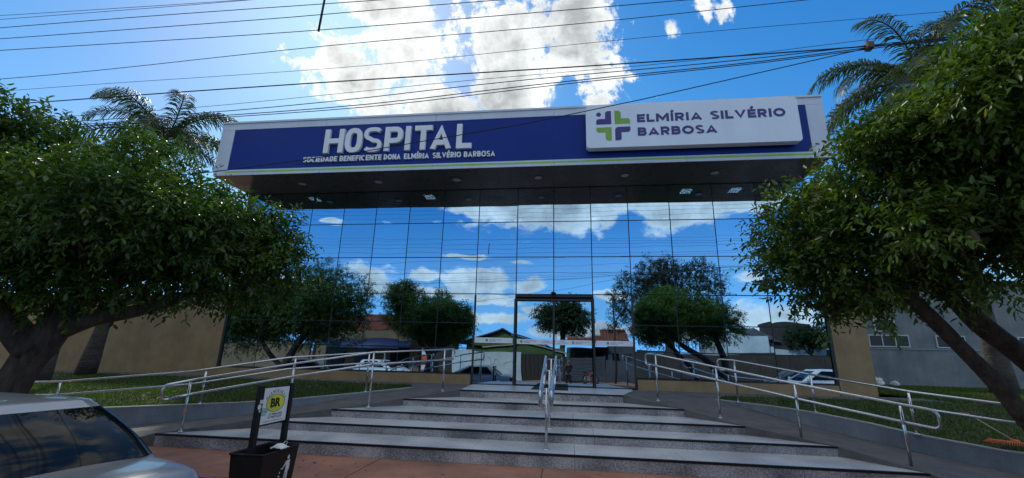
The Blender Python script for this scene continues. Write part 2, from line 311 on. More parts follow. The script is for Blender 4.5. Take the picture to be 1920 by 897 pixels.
# ------------------------------------------------------------------ builders
def woff(o):
    v = Vector((0, 0, 0))
    while o is not None:
        v += o.location; o = o.parent
    return v
class B:
    """collects geometry and links it as one mesh object"""
    def __init__(s):
        s.v = []; s.f = []; s.m = []; s.cur = 0; s.s = []; s.smooth = False
    def add(s, vs, fs):
        o = len(s.v); s.v.extend([tuple(q) for q in vs])
        for f in fs:
            s.f.append(tuple(o + i for i in f)); s.m.append(s.cur); s.s.append(s.smooth)
        return s
    def box(s, x0, x1, y0, y1, z0, z1):
        return s.add([(x0, y0, z0), (x1, y0, z0), (x1, y1, z0), (x0, y1, z0), (x0, y0, z1), (x1, y0, z1), (x1, y1, z1), (x0, y1, z1)],
                     [(0, 3, 2, 1), (4, 5, 6, 7), (0, 1, 5, 4), (1, 2, 6, 5), (2, 3, 7, 6), (3, 0, 4, 7)])
    def bar(s, a, b, w, h, up=(0, 0, 1)):
        a = Vector(a); b = Vector(b); d = (b - a).normalized(); r = d.cross(Vector(up)).normalized() * w / 2; u = r.cross(d).normalized() * h / 2
        vs = [p + sr * r + su * u for p in (a, b) for sr, su in ((-1, -1), (1, -1), (1, 1), (-1, 1))]
        return s.add(vs, [(0, 1, 2, 3), (4, 7, 6, 5), (0, 4, 5, 1), (1, 5, 6, 2), (2, 6, 7, 3), (3, 7, 4, 0)])
    def tube(s, pts, r, n=8, cap=True):
        pts = [Vector(p) for p in pts]; rs = r if isinstance(r, (list, tuple)) else [r] * len(pts)
        k = len(pts); vs = []; sm = s.smooth; s.smooth = True
        t0 = (pts[1] - pts[0]).normalized(); u = t0.orthogonal().normalized()
        for i, p in enumerate(pts):
            t = (pts[min(i + 1, k - 1)] - pts[max(i - 1, 0)]).normalized()
            u = (u - t * u.dot(t)).normalized(); w = t.cross(u)
            for j in range(n):
                a = 2 * math.pi * j / n; vs.append(p + (u * math.cos(a) + w * math.sin(a)) * rs[i])
        fs = [(i * n + j, i * n + (j + 1) % n, (i + 1) * n + (j + 1) % n, (i + 1) * n + j) for i in range(k - 1) for j in range(n)]
        if cap: fs += [tuple(range(n))[::-1], tuple((k - 1) * n + j for j in range(n))]
        s.add(vs, fs); s.smooth = sm
        return s
    def prism(s, poly, axis, a, b):
        """poly: 2D points; extruded along axis from a to b. axis 'y': (x,z); 'z': (x,y); 'x': (y,z)"""
        def P(q, t): return {'y': (q[0], t, q[1]), 'z': (q[0], q[1], t), 'x': (t, q[0], q[1])}[axis]
        n = len(poly); vs = [P(q, a) for q in poly] + [P(q, b) for q in poly]
        fs = [tuple(range(n)), tuple(range(2 * n - 1, n - 1, -1))] + [(i, i + n, (i + 1) % n + n, (i + 1) % n) for i in range(n)]
        return s.add(vs, fs)
    def lathe(s, prof, cx=0, cy=0, n=16, cz=0):
        k = len(prof); vs = [(cx + r * math.cos(2 * math.pi * j / n), cy + r * math.sin(2 * math.pi * j / n), cz + z) for r, z in prof for j in range(n)]
        sm = s.smooth; s.smooth = True
        s.add(vs, [(i * n + j, i * n + (j + 1) % n, (i + 1) * n + (j + 1) % n, (i + 1) * n + j) for i in range(k - 1) for j in range(n)])
        s.smooth = sm
        s.add([vs[j] for j in range(n)], [tuple(range(n))[::-1]]); s.add([vs[(k - 1) * n + j] for j in range(n)], [tuple(range(n))])
        return s
    def grid(s, rows, smooth=True, flip=False):
        nr = len(rows); nc = len(rows[0]); sm = s.smooth; s.smooth = smooth
        fs = [(i * nc + j, i * nc + j + 1, (i + 1) * nc + j + 1, (i + 1) * nc + j) for i in range(nr - 1) for j in range(nc - 1)]
        if flip: fs = [f[::-1] for f in fs]
        s.add([p for r in rows for p in r], fs); s.smooth = sm
        return s
    def build(s, name, mt, parent=None, local=False, bevel=0, kind=None, label=None):
        me = bpy.data.meshes.new(name)
        off = Vector((0, 0, 0)) if (local or parent is None) else woff(parent)
        me.from_pydata([(v[0] - off.x, v[1] - off.y, v[2] - off.z) for v in s.v], [], s.f)
        for q in (mt if isinstance(mt, (list, tuple)) else [mt]): me.materials.append(q)
        me.polygons.foreach_set('material_index', s.m); me.polygons.foreach_set('use_smooth', s.s)
        me.update()
        o = bpy.data.objects.new(name, me); COL.objects.link(o)
        if parent is not None: o.parent = parent
        if bevel:
            md = o.modifiers.new('bevel', 'BEVEL'); md.width = bevel; md.segments = 2; md.limit_method = 'ANGLE'
        if kind: o['kind'] = kind
        if label: o['label'] = label
        return o
def tag(o, label=None, cat=None, group=None, kind=None):
    if label: o['label'] = label
    if cat: o['category'] = cat
    if group: o['group'] = group
    if kind: o['kind'] = kind
    return o
def root(name, loc, label=None, cat=None, group=None, kind=None, rz=0):
    o = bpy.data.objects.new(name, None); COL.objects.link(o); o.location = loc; o.rotation_euler = (0, 0, rz); o.empty_display_size = .2
    return tag(o, label, cat, group, kind)
def copy_tree(o, parent=None):
    c = o.copy(); COL.objects.link(c); c.parent = parent
    for ch in list(o.children): copy_tree(ch, c)
    return c
def roundpoly(x0, x1, z0, z1, r, n=5, corners=(1, 1, 1, 1)):
    """rounded rectangle, corners: BL, BR, TR, TL; r may be a list"""
    rr = r if isinstance(r, (list, tuple)) else [r] * 4; out = []
    for k, (cx, cz, a0) in enumerate(((x0, z0, 180), (x1, z0, 270), (x1, z1, 0), (x0, z1, 90))):
        q = rr[k]
        if not corners[k] or q <= 0: out.append((cx, cz)); continue
        ox = cx + (q if cx == x0 else -q); oz = cz + (q if cz == z0 else -q)
        for i in range(n + 1):
            a = R(a0 + 90 * i / n); out.append((ox + q * math.cos(a), oz + q * math.sin(a)))
    return out
_gl = {}
def glyph(text, bold=0.0, res=3):
    key = (text, bold)
    if key in _gl: return _gl[key]
    c = bpy.data.curves.new('glyph', 'FONT'); c.body = text; c.offset = bold; c.resolution_u = res; c.fill_mode = 'BOTH'; c.extrude = 0.5
    o = bpy.data.objects.new('glyph', c); COL.objects.link(o)
    dg = bpy.context.evaluated_depsgraph_get(); me = bpy.data.meshes.new_from_object(o.evaluated_get(dg))
    vs = np.array([v.co[:] for v in me.vertices]); fs = [tuple(p.vertices) for p in me.polygons]
    bpy.data.objects.remove(o); bpy.data.curves.remove(c); bpy.data.meshes.remove(me)
    _gl[key] = (vs, fs); return vs, fs
def text_on(b, text, x0, x1, z0, z1, yf, yb, bold=0.0, plane='xz', res=3):
    """text fitted to a box on the plane facing -y (front at yf, back at yb); plane 'yz' faces +x and x0,x1 are y"""
    vs, fs = glyph(text, bold, res); lo = vs.min(0); hi = vs.max(0)
    u = (vs[:, 0] - lo[0]) / max(hi[0] - lo[0], 1e-6); w = (vs[:, 1] - lo[1]) / max(hi[1] - lo[1], 1e-6); t = vs[:, 2] / 1.0 + .5
    X = x0 + u * (x1 - x0); Z = z0 + w * (z1 - z0); Y = yb + (yf - yb) * t
    if plane == 'xz': P = np.stack([X, Y, Z], 1)
    else: P = np.stack([Y, X, Z], 1)
    b.add(P.tolist(), fs); return b
# a plain sans drawn with strokes: every letter is a few ribbons of even weight
def strokes(ch, w, t, e=2.0):
    h = t / 2; X0, X1, Y0, Y1 = h, w - h, h, 1 - h
    def el(cx, cy, rx, ry, a0, a1, n=14):
        o = []
        for i in range(n + 1):
            a = R(a0 + (a1 - a0) * i / n); c, q = math.cos(a), math.sin(a)
            o.append((cx + rx * math.copysign(abs(c) ** (2 / e), c), cy + ry * math.copysign(abs(q) ** (2 / e), q)))
        return o
    def bowl(ya, yb, x1):
        r = (yb - ya) / 2; rx = min(r * 1.05, x1 - X0); return [(X0, yb)] + el(x1 - rx, (ya + yb) / 2, rx, r, 90, -90, 12) + [(X0, ya)]
    m = .5
    D = {'H': [[(X0, 0), (X0, 1)], [(X1, 0), (X1, 1)], [(X0, m), (X1, m)]], 'I': [[(w / 2, 0), (w / 2, 1)]], 'T': [[(w / 2, 0), (w / 2, Y1)], [(0, Y1), (w, Y1)]],
         'L': [[(X0, 1), (X0, Y0), (w, Y0)]], 'E': [[(w, Y1), (X0, Y1), (X0, Y0), (w, Y0)], [(X0, m), (w * .93, m)]], 'F': [[(w, Y1), (X0, Y1), (X0, 0)], [(X0, m - .02), (w * .9, m - .02)]],
         'A': [[(h * .9, 0), (w / 2, 1 - h * .2), (w - h * .9, 0)], [(w * .2, .27), (w * .8, .27)]], 'V': [[(h * .9, 1), (w / 2, h * .2), (w - h * .9, 1)]],
         'N': [[(X0, 0), (X0, 1)], [(X1, 0), (X1, 1)], [(X0, 1), (X1, 0)]], 'M': [[(X0, 0), (X0, 1)], [(X1, 0), (X1, 1)], [(X0, 1 - h * .3), (w / 2, .30), (X1, 1 - h * .3)]],
         'O': [el(w / 2, .5, X1 - w / 2, .5 - h, 0, 360, 32)], 'C': [el(w / 2, .5, X1 - w / 2, .5 - h, 48, 312, 24)], 'D': [[(X0, 0), (X0, 1)], bowl(Y0, Y1, X1)],
         'P': [[(X0, 0), (X0, 1)], bowl(.42, Y1, X1)], 'R': [[(X0, 0), (X0, 1)], bowl(.44, Y1, X1 * .97), [(w * .45, .44), (X1 * .99, 0)]], 'B': [[(X0, 0), (X0, 1)], bowl(.51, Y1, X1 * .94), bowl(Y0, .51, X1)],
         'S': [el(w / 2, .74 - h * .1, X1 - w / 2, .26 - h * .9, 28, 268, 14)[:-1] + el(w / 2, .26 + h * .1, X1 - w / 2, .26 - h * .9, 88, -152, 14)]}
    base = {'Í': 'I', 'É': 'E'}.get(ch, ch); out = [list(p) for p in D[base]]
    if ch in 'ÍÉ': out.append([(w / 2 - .06, 1.06), (w / 2 + .14, 1.33)])
    return out
def ribbon(b, pts, t, x0, z0, kx, kz, yf, yb, clamp=True):
    n = len(pts); P = [Vector(p) for p in pts]; closed = (P[0] - P[-1]).length < 1e-6 and n > 3
    L_, R_ = [], []
    for i in range(n):
        a = P[i - 1] if i else (P[-2] if closed else None); c = P[i + 1] if i < n - 1 else (P[1] if closed else None)
        d1 = (P[i] - a).normalized() if a is not None else None; d2 = (c - P[i]).normalized() if c is not None else None
        if d1 is None: d1 = d2
        if d2 is None: d2 = d1
        n1 = Vector((-d1.y, d1.x)); n2 = Vector((-d2.y, d2.x)); mm = (n1 + n2)
        mm = mm.normalized() if mm.length > 1e-6 else n1; k = t / 2 / max(.28, mm.dot(n1))
        L_.append(P[i] + mm * k); R_.append(P[i] - mm * k)
    def q(p): z = min(1, max(0, p.y)) if clamp else p.y; return (x0 + p.x * kx, z0 + z * kz)
    L_ = [q(p) for p in L_]; R_ = [q(p) for p in R_]
    vs = [(p[0], yf, p[1]) for p in L_] + [(p[0], yf, p[1]) for p in R_] + [(p[0], yb, p[1]) for p in L_] + [(p[0], yb, p[1]) for p in R_]
    fs = []
    for i in range(n - 1):
        fs += [(i, i + 1, n + i + 1, n + i), (2 * n + i, 3 * n + i, 3 * n + i + 1, 2 * n + i + 1), (i, 2 * n + i, 2 * n + i + 1, i + 1), (n + i, n + i + 1, 3 * n + i + 1, 3 * n + i)]
    if not closed: fs += [(0, n, 3 * n, 2 * n), (n - 1, 3 * n - 1, 4 * n - 1, 2 * n - 1)]
    b.add(vs, fs)
WID = dict(H=.74, I=.22, T=.68, L=.60, E=.62, F=.60, A=.86, V=.86, N=.78, M=.98, O=.90, C=.82, D=.78, P=.68, R=.70, B=.70, S=.66)
WID['Í'] = .22; WID['É'] = .62
def letter_on(b, ch, x0, x1, z0, z1, yf, yb, t=.20, e=2.0):
    H_ = z1 - z0; w = (x1 - x0) / H_
    if ch == 'S': t = t * .78
    for i, st_ in enumerate(strokes(ch, w, t, e)): ribbon(b, st_, t, x0, z0, H_, H_, yf - .0006 * i, yb, clamp=st_[0][1] <= 1.02)
def fast_mesh(name, verts, faces_flat, nper, mt, tint=None, parent=None, smooth=False):
    me = bpy.data.meshes.new(name); nf = len(faces_flat) // nper
    me.vertices.add(len(verts)); me.vertices.foreach_set('co', np.asarray(verts, np.float32).ravel())
    me.loops.add(len(faces_flat)); me.loops.foreach_set('vertex_index', np.asarray(faces_flat, np.int32))
    me.polygons.add(nf); me.polygons.foreach_set('loop_start', np.arange(0, nf * nper, nper, dtype=np.int32))
    me.polygons.foreach_set('loop_total', np.full(nf, nper, np.int32))
    if smooth: me.polygons.foreach_set('use_smooth', np.ones(nf, bool))
    if tint is not None:
        a = me.attributes.new('tint', 'FLOAT', 'POINT'); a.data.foreach_set('value', np.asarray(tint, np.float32))
    me.materials.append(mt); me.update(calc_edges=True)
    o = bpy.data.objects.new(name, me); COL.objects.link(o)
    if parent is not None: o.parent = parent
    return o

# ================================================================== GROUND
g = B(); g.box(-600, 600, -600, 600, -1.2, -.30); tag(g.build('ground', M['earth']), 'red brown earth stretching to the horizon', kind='structure')
g = B(); g.box(-70, 70, -18.9, -9.45, -.5, -.20); tag(g.build('road', M['asphalt']), kind='structure')
walk = root('sidewalk', (0, -7.7, -.02), kind='structure')
g = B(); g.box(-60, 60, -9.3, -5.2, -.4, -.045); g.build('bedding', M['soil'], walk)
xs = [-60, -40, -28, -20] + [-16 + 2.6 * i for i in range(13)] + [20, 28, 40, 60]
for i in range(len(xs) - 1):
    for (ya, yb) in ((-9.3, -7.55), (-7.54, -5.3)):
        g = B(); dz = random.uniform(-.003, .003)
        g.box(xs[i] + .006, xs[i + 1] - .006, ya + .004, yb - .004, -.12, -.02 + dz); g.build('slab', M['terracotta'], walk)
kerb = root('kerb', (0, -9.38, -.2), kind='structure')
for i in range(60):
    g = B(); g.box(-60 + 2 * i + .01, -58 + 2 * i - .01, -9.45, -9.305, -.45, -.015); g.build('kerb_stone', M['curbtop'], kerb)
g = B(); g.box(-70, 70, -22.2, -18.9, -.5, -.06); tag(g.build('far_sidewalk', M['terracotta']), kind='structure')

# stairs -------------------------------------------------------------
SZ = [.80, .63, .48, .33, .18]; SY = [-2.30, -3.20, -4.30, -5.10, -6.03]
SL = [-2.65, -3.75, -4.85, -5.95, -7.10]; SR = [1.25, 2.40, 3.20, 4.30, 4.95]
st = root('granite_steps', (0, -4, 0), kind='structure')
def clipx(poly, x, keep_left):
    out = []
    for a, b in zip(poly, poly[1:] + poly[:1]):
        ia = (a[0] <= x) == keep_left; ib = (b[0] <= x) == keep_left
        if ia: out.append(a)
        if ia != ib: t = (x - a[0]) / (b[0] - a[0]); out.append((x, a[1] + (b[1] - a[1]) * t))
    return out
for i in range(5):
    zb = SZ[i + 1] if i < 4 else -.05
    if i == 0: poly = [(SL[0], SY[0] + .035), (SR[0], SY[0] + .035), (1.87, .0), (-2.84, .0)]
    else: poly = [(SL[i], SY[i] + .035), (SR[i], SY[i] + .035), (SR[i - 1], SY[i - 1]), (SL[i - 1], SY[i - 1])]
    cuts = [SL[i] - .5] + [x for x in (-6.4 + .35 * (i % 2) + 1.62 * k for k in range(9)) if SL[i] + .5 < x < SR[i] - .5] + [SR[i] + .5]
    for a, b in zip(cuts[:-1], cuts[1:]):
        q = clipx(clipx(poly, b - .003, True), a + .003, False)
        if len(q) > 2:
            dz = random.uniform(-.0015, .0005); g = B(); g.prism(q, 'z', SZ[i] - .03, SZ[i] + dz); g.build('tread_slab', M['granite_top_skylit'], st)
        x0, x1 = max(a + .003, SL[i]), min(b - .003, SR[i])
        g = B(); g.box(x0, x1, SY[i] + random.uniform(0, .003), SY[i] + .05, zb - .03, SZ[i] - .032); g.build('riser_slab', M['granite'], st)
    g = B(); g.box(SL[i], SR[i], SY[i] + .006, SY[i] + .03, -.2, SZ[i] - .05); g.build('joint', M['joint'], st)
    g = B(); g.box(SL[i], SR[i], SY[i] - .010, SY[i] + .034, SZ[i] - .031, SZ[i] + .001); g.build('nosing', M['black'], st)

# ramps ---------------------------------------------------------------
def lerp(a, b, t): return tuple(a[i] + (b[i] - a[i]) * t for i in range(3))
def ruled(A, Bq, n):
    return [[lerp(a, b, k / n) for k in range(n + 1)] for a, b in zip(A, Bq)]
LIN = [(-2.65, -2.30, .80), (-3.75, -3.20, .63), (-4.85, -4.30, .48), (-5.95, -5.10, .33), (-7.10, -6.03, .18), (-7.75, -6.55, -.016)]
LOUT = [(-4.10, -1.55, .755), (-5.2, -2.95, .58), (-6.0, -3.85, .43), (-6.9, -4.44, .28), (-8.73, -5.20, .10), (-10.3, -5.75, -.016)]
RIN = [(1.25, -2.30, .80), (2.40, -3.20, .63), (3.20, -4.30, .48), (4.30, -5.10, .33), (4.95, -6.03, .18), (5.5, -6.6, -.016)]
ROUT = [(3.60, -1.30, .70), (4.45, -2.55, .50), (4.90, -3.45, .39), (5.95, -4.60, .20), (6.6, -5.15, .09), (7.7, -5.85, -.016)]
ramps = root('ramp', (0, -3, 0), kind='structure')
for name, A, O, sgn in (('l', LIN, LOUT, -1), ('r', RIN, ROUT, 1)):
    g = B(); g.grid(ruled(A, O, 4), smooth=False, flip=(sgn < 0))
    for i in range(5):
        a, b = A[i], A[i + 1]
        g.add([a, b, (b[0], b[1], -.1), (a[0], a[1], -.1)], [(0, 1, 2, 3)])
    g.build('ramp_slab', M['ramp'], ramps)
    # level ground between the landing, the base wall and the path
    if sgn < 0:
        poly = [A[0], O[0], (-4.3, -1.25, .80), (-11.3, -1.2, .82), (-24, -1.2, .82), (-24, .05, .83), (-11.3, .05, .83), (-2.84, .0, .797)]
    else:
        poly = [A[0], O[0], (3.9, -1.05, .775), (7.3, -1.1, .80), (9.6, -1.0, .80), (9.6, .05, .81), (7.2, .05, .81), (1.87, 0, .797)]
    g = B(); n = len(poly); g.add([(p[0], p[1], p[2] - .003) for p in poly] + [(p[0], p[1], p[2] - .3) for p in poly], [tuple(range(n))] + [(i, (i + 1) % n, (i + 1) % n + n, i + n) for i in range(n)])
    g.build('ramp_head', M['ramp'], ramps)

# low curb walls along the lawn ------------------------------------------
LW = [(-4.10, -1.55, .762), (-5.2, -2.95, .665), (-6.0, -3.85, .60), (-6.9, -4.44, .545), (-8.73, -5.20, .47), (-10.3, -5.75, .40), (-13, -6.0, .36), (-24, -6.1, .34)]
RW = [(3.60, -1.30, .71), (4.45, -2.55, .70), (4.90, -3.45, .675), (5.4, -4.05, .60), (5.95, -4.60, .485), (6.6, -5.15, .40), (7.7, -5.85, .33), (9.5, -6.1, .30), (24, -6.15, .28)]
def curb_wall(name, W, side, label):
    o = root(name, (W[3][0], W[3][1], 0), label, 'low wall')
    inn = []; out = []
    for i, p in enumerate(W):
        a = Vector(W[max(i - 1, 0)][:2]); b = Vector(W[min(i + 1, len(W) - 1)][:2]); d = (b - a).normalized(); nrm = Vector((d.y, -d.x)) * side
        inn.append((p[0], p[1])); out.append((p[0] + nrm.x * .13, p[1] + nrm.y * .13))
    g = B(); t = B()
    for i in range(len(W) - 1):
        for bb, zb, dz, e in ((g, None, -.022, 0), (t, -.022, 0, .006)):
            q = []
            for k in (i, i + 1):
                z1 = W[k][2] + dz; z0 = (-.3 if zb is None else W[k][2] + zb + .001)
                vi = Vector(inn[k]); vo = Vector(out[k]); dd = (vi - vo).normalized() * e
                vi = vi + dd; vo = vo - dd
                q += [(vi.x, vi.y, z0), (vo.x, vo.y, z0), (vo.x, vo.y, z1), (vi.x, vi.y, z1)]
            bb.add(q, [(0, 1, 2, 3), (7, 6, 5, 4), (0, 4, 5, 1), (1, 5, 6, 2), (2, 6, 7, 3), (3, 7, 4, 0)])
    g.build('wall_body', M['curb'], o); t.build('coping', M['curbtop'], o)
curb_wall('curb_wall', LW, 1, 'grey painted low wall holding the lawn behind the left ramp')
curb_wall('curb_wall', RW, -1, 'grey painted low wall holding the lawn beside the right ramp')

# lawns ----------------------------------------------------------------------
def lawn(W, P, nm, sgn):
    rows = ruled([(p[0], p[1] , p[2] - .03) for p in W], P, 14)
    g = B(); g.grid(rows, flip=(sgn < 0)); o = g.build('lawn_soil', M['soil'], None); o['kind'] = 'structure'
    # blades: sampled on the same ruled surface
    rng = np.random.default_rng(5 + sgn)
    A = np.array([(p[0], p[1], p[2] - .03) for p in W]); Q = np.array(P); seg = np.linalg.norm(A[1:, :2] - A[:-1, :2], axis=1) + np.linalg.norm(Q[1:, :2] - Q[:-1, :2], axis=1)
    wid = np.linalg.norm((A - Q)[:, :2], axis=1); w = seg * (wid[1:] + wid[:-1]); xm = np.abs((A[1:, 0] + A[:-1, 0]) / 2); w = w * np.where(xm > 12, .35, 1); w /= w.sum()
    n = 52000; k = rng.choice(len(w), n, p=w); s = rng.random(n)[:, None]; t = rng.random(n)[:, None]
    base = (A[k] * (1 - s) + A[k + 1] * s) * (1 - t) + (Q[k] * (1 - s) + Q[k + 1] * s) * t
    patch = np.sin(base[:, 0] * 2.1 + np.sin(base[:, 1] * 3.3)) * np.sin(base[:, 1] * 2.7 + 1.3)
    h = (.035 + .035 * rng.random(n) + .012 * patch)[:, None]; a = rng.random(n) * 6.283
    d = np.stack([np.cos(a), np.sin(a), np.zeros(n)], 1); b = rng.random(n) * 6.283
    ln = np.stack([np.cos(b), np.sin(b), np.zeros(n)], 1) * h * .6
    wdt = .007
    V = np.stack([base - d * wdt, base + d * wdt, base + ln + np.array([0, 0, 1]) * h], 1).reshape(-1, 3)
    tint = np.repeat(np.clip(.45 + .3 * patch + .25 * rng.standard_normal(n), 0, .97), 3)
    o = fast_mesh('grass', V, np.arange(3 * n), 3, M['grass'], tint); o['kind'] = 'stuff'
    return o
LP = [(-4.3, -1.26, .785), (-5.2, -1.22, .80), (-6.2, -1.2, .81), (-7.2, -1.2, .815), (-9.0, -1.2, .815), (-11.3, -1.2, .815), (-14, -1.2, .815), (-24, -1.2, .815)]
RP = [(3.9, -1.06, .77), (5.2, -1.08, .785), (6.2, -1.1, .79), (7.3, -1.1, .795), (8.4, -1.05, .795), (9.6, -1.0, .795), (11, -1.0, .795), (14, -1, .795), (26, -1, .795)]
lawn([(p[0] - .07, p[1] + .1, p[2]) for p in LW], LP, 'l', -1)
lawn([(p[0] + .07, p[1] + .08, p[2]) for p in RW], RP, 'r', 1)
back = [[(9.6 + 2 * i, -1 + j, .795 + .01 * (j / 9)) for i in range(9)] for j in range(11)]
g = B(); g.grid(back); tag(g.build('lawn_soil', M['soil']), kind='structure')
rng = np.random.default_rng(3); n = 34000
bx = 9.2 + rng.random(n) ** 1.3 * 11; by = -1 + rng.random(n) * 9.2; base = np.stack([bx, by, np.full(n, .797)], 1)
patch = np.sin(bx * 1.7 + np.sin(by * 2.3)) * np.sin(by * 1.9); h = (.04 + .05 * rng.random(n))[:, None]; a = rng.random(n) * 6.283; b2 = rng.random(n) * 6.283
V = np.stack([base - np.stack([np.cos(a), np.sin(a), 0 * a], 1) * .012, base + np.stack([np.cos(a), np.sin(a), 0 * a], 1) * .012, base + np.stack([np.cos(b2), np.sin(b2), 0 * a], 1) * h * .5 + np.array([0, 0, 1]) * h], 1).reshape(-1, 3)
o = fast_mesh('grass', V, np.arange(3 * n), 3, M['grass'], np.repeat(np.clip(.75 + .3 * patch + .2 * rng.standard_normal(n), 0, 1), 3)); o['kind'] = 'stuff'

rng = np.random.default_rng(77); n = 520
fx = rng.uniform(-11, 9, n); fy = rng.uniform(-9.2, -6.1, n); fz = np.full(n, -.012)
k = rng.random(n) < .35; fx[k] = rng.uniform(-9.5, -4.4, k.sum()); fy[k] = rng.uniform(-5.2, -1.4, k.sum())
fz = np.where(fy > -6.05, .815 - (-1.2 - fy) / 4.8 * .36 + .05, fz)
ok = ~((fy > -6.05) & (fx > -6.5)); fx, fy, fz = fx[ok], fy[ok], fz[ok]; n = len(fx); a = rng.random(n) * 6.283; sz = rng.uniform(.02, .05, n)
c_ = np.stack([fx, fy, fz], 1); u_ = np.stack([np.cos(a), np.sin(a), rng.normal(0, .12, n)], 1) * sz[:, None]; w_ = np.stack([-np.sin(a), np.cos(a), rng.normal(0, .12, n)], 1) * sz[:, None] * .4
V = np.stack([c_ - u_, c_ - w_, c_ + u_, c_ + w_], 1).reshape(-1, 3)
o = fast_mesh('fallen_leaves', V, np.arange(4 * n), 4, M['dryleaf'], np.repeat(rng.random(n), 4)); o['kind'] = 'stuff'

# ================================================================== HOSPITAL
XC = [-11.15, -9.95, -8.75, -7.57, -6.41, -5.23, -4.05, -2.86, -1.59, -.43, .74, 1.89, 3.15, 4.45, 5.70, 7.13]
ZR = [1.10, 1.83, 2.59, 3.48, 4.65, 5.81, 6.965]
hosp = root('hospital_building', (-2, 0, .8), 'hospital front of mirrored glass under a deep white and blue canopy', 'building')
rp = random.Random(11)
def pane(x0, x1, z0, z1, mt, name='pane', tilt=.003, gap=.014):
    """a glass sheet with its own slight tilt in the glazing"""
    ax = rp.uniform(-tilt, tilt); az = rp.uniform(-tilt, tilt); cx = (x0 + x1) / 2; cz = (z0 + z1) / 2
    def P(x, z, y): return (x, y + ax * (x - cx) + az * (z - cz), z)
    x0 += gap; x1 -= gap; z0 += gap; z1 -= gap
    g = B(); g.add([P(x, z, y) for y in (-.004, .006) for x, z in ((x0, z0), (x1, z0), (x1, z1), (x0, z1))],
                   [(0, 1, 2, 3), (7, 6, 5, 4), (0, 4, 5, 1), (1, 5, 6, 2), (2, 6, 7, 3), (3, 7, 4, 0)])
    return g.build(name, mt, hosp)
for i in range(len(XC) - 1):
    door_zone = XC[i] >= -2.87 and XC[i + 1] <= 1.90
    zr = ([3.48] if door_zone else ZR[:3] + [3.48]) + ZR[4:]
    for a, b in zip(zr[:-1], zr[1:]): pane(XC[i], XC[i + 1], a, b, M['glass'])
for x in XC[1:-1]:
    z0 = 1.1 if not (-2.8 < x < 1.8) else 3.42
    g = B(); g.box(x - .028, x + .028, .010, .10, z0, 6.96); g.build('mullion', M['joint'], hosp)
for z in ZR[1:-1]:
    segs = [(-11.15, -2.86), (1.89, 7.13)] if z < 3.4 else [(-11.15, 7.13)]
    for a, b in segs:
        xx = [x for x in XC if a - .01 <= x <= b + .01]
        for u, v in zip(xx[:-1], xx[1:]):
            g = B(); g.box(u + .0285, v - .0285, .012, .09, z - .025, z + .025); g.build('transom', M['joint'], hosp)
for a, b in ((-11.23, -11.155), (7.135, 7.21)):
    g = B(); g.box(a, b, -.05, .10, 1.0, 6.96); g.build('edge_frame', M['frame'], hosp)
# doorway: side lights and the sliding doors
pane(-2.86, -1.60, .81, 3.48, M['doorglass']); pane(.75, 1.89, .81, 3.48, M['doorglass'])
for x in (-2.86, 1.89):
    g = B(); g.box(x - .03, x + .03, -.012, .10, .80, 3.45); g.build('door_side_post', M['joint'], hosp)
for x in (-1.60, .745):
    g = B(); g.box(x - .032, x + .032, -.07, .08, .80, 3.335); g.build('door_post', M['frame'], hosp)
g = B(); g.box(-1.567, .712, -.07, .08, 3.28, 3.335); g.build('door_head', M['frame'], hosp)
g = B(); g.box(-2.86, 1.89, .02, .10, 3.40, 3.52); g.build('door_transom', M['joint'], hosp)
for x0, x1 in ((-1.55, -.43), (-.43, .695)):
    d = pane(x0, x1, .825, 3.27, M['doorglass'], 'door')
    xm = x1 - .03 if x1 < 0 else x0
    g = B(); g.box(xm, xm + .03, -.022, .02, .83, 3.27); g.build('door_edge', M['frame'], d)
g = B(); g.box(-2.83, 1.86, -.03, .09, .801, .812); g.build('door_track', M['frame'], hosp)
# door stickers
def band(x0, x1, z0, z1, items):
    g = B(); g.box(x0, x1, -.010, -.0055, z0, z1); bd = g.build('door_band', M['bandwhite'], hosp)
    for kind, u in items:
        g = B(); x = x0 + (x1 - x0) * u
        if kind == 'logo':
            text_on(g, 'ELMÍRIA SILVÉRIO', x + .08, x + .46, z0 + .080, z0 + .108, -.012, -.0101); text_on(g, 'BARBOSA', x + .08, x + .27, z0 + .042, z0 + .068, -.012, -.0101)
            s = .035
            for dx, dz, c in ((-s, 0, 'b'), (0, 0, 'g'), (-s, -s, 'g'), (0, -s, 'b')):
                if c == 'b': g.box(x + dx, x + dx + s - .004, -.012, -.0101, z0 + .078 + dz, z0 + .078 + dz + s - .004)
        else:
            text_on(g, 'PORTA', x, x + .15, z0 + .085, z0 + .11, -.012, -.0101); text_on(g, 'AUTOMÁTICA', x - .07, x + .24, z0 + .042, z0 + .068, -.012, -.0101)
        g.build('band_lettering', M['logo_blue'], bd)
    g = B()
    for kind, u in items:
        if kind == 'logo':
            x = x0 + (x1 - x0) * u; s = .035
            g.box(x + .001, x + s - .003, -.012, -.0101, z0 + .079, z0 + .078 + s); g.box(x - s + .001, x - .003, -.012, -.0101, z0 + .044, z0 + .043 + s - .004)
    g.build('band_emblem', M['logo_green'], bd)
band(-2.84, -1.66, 2.00, 2.155, [('logo', .33)])
band(-1.54, -.46, 1.985, 2.13, [('logo', .13), ('porta', .75)])
band(-.41, .685, 1.98, 2.125, [('porta', .15), ('logo', .50)])
band(.80, 1.87, 1.98, 2.125, [('logo', .32)])
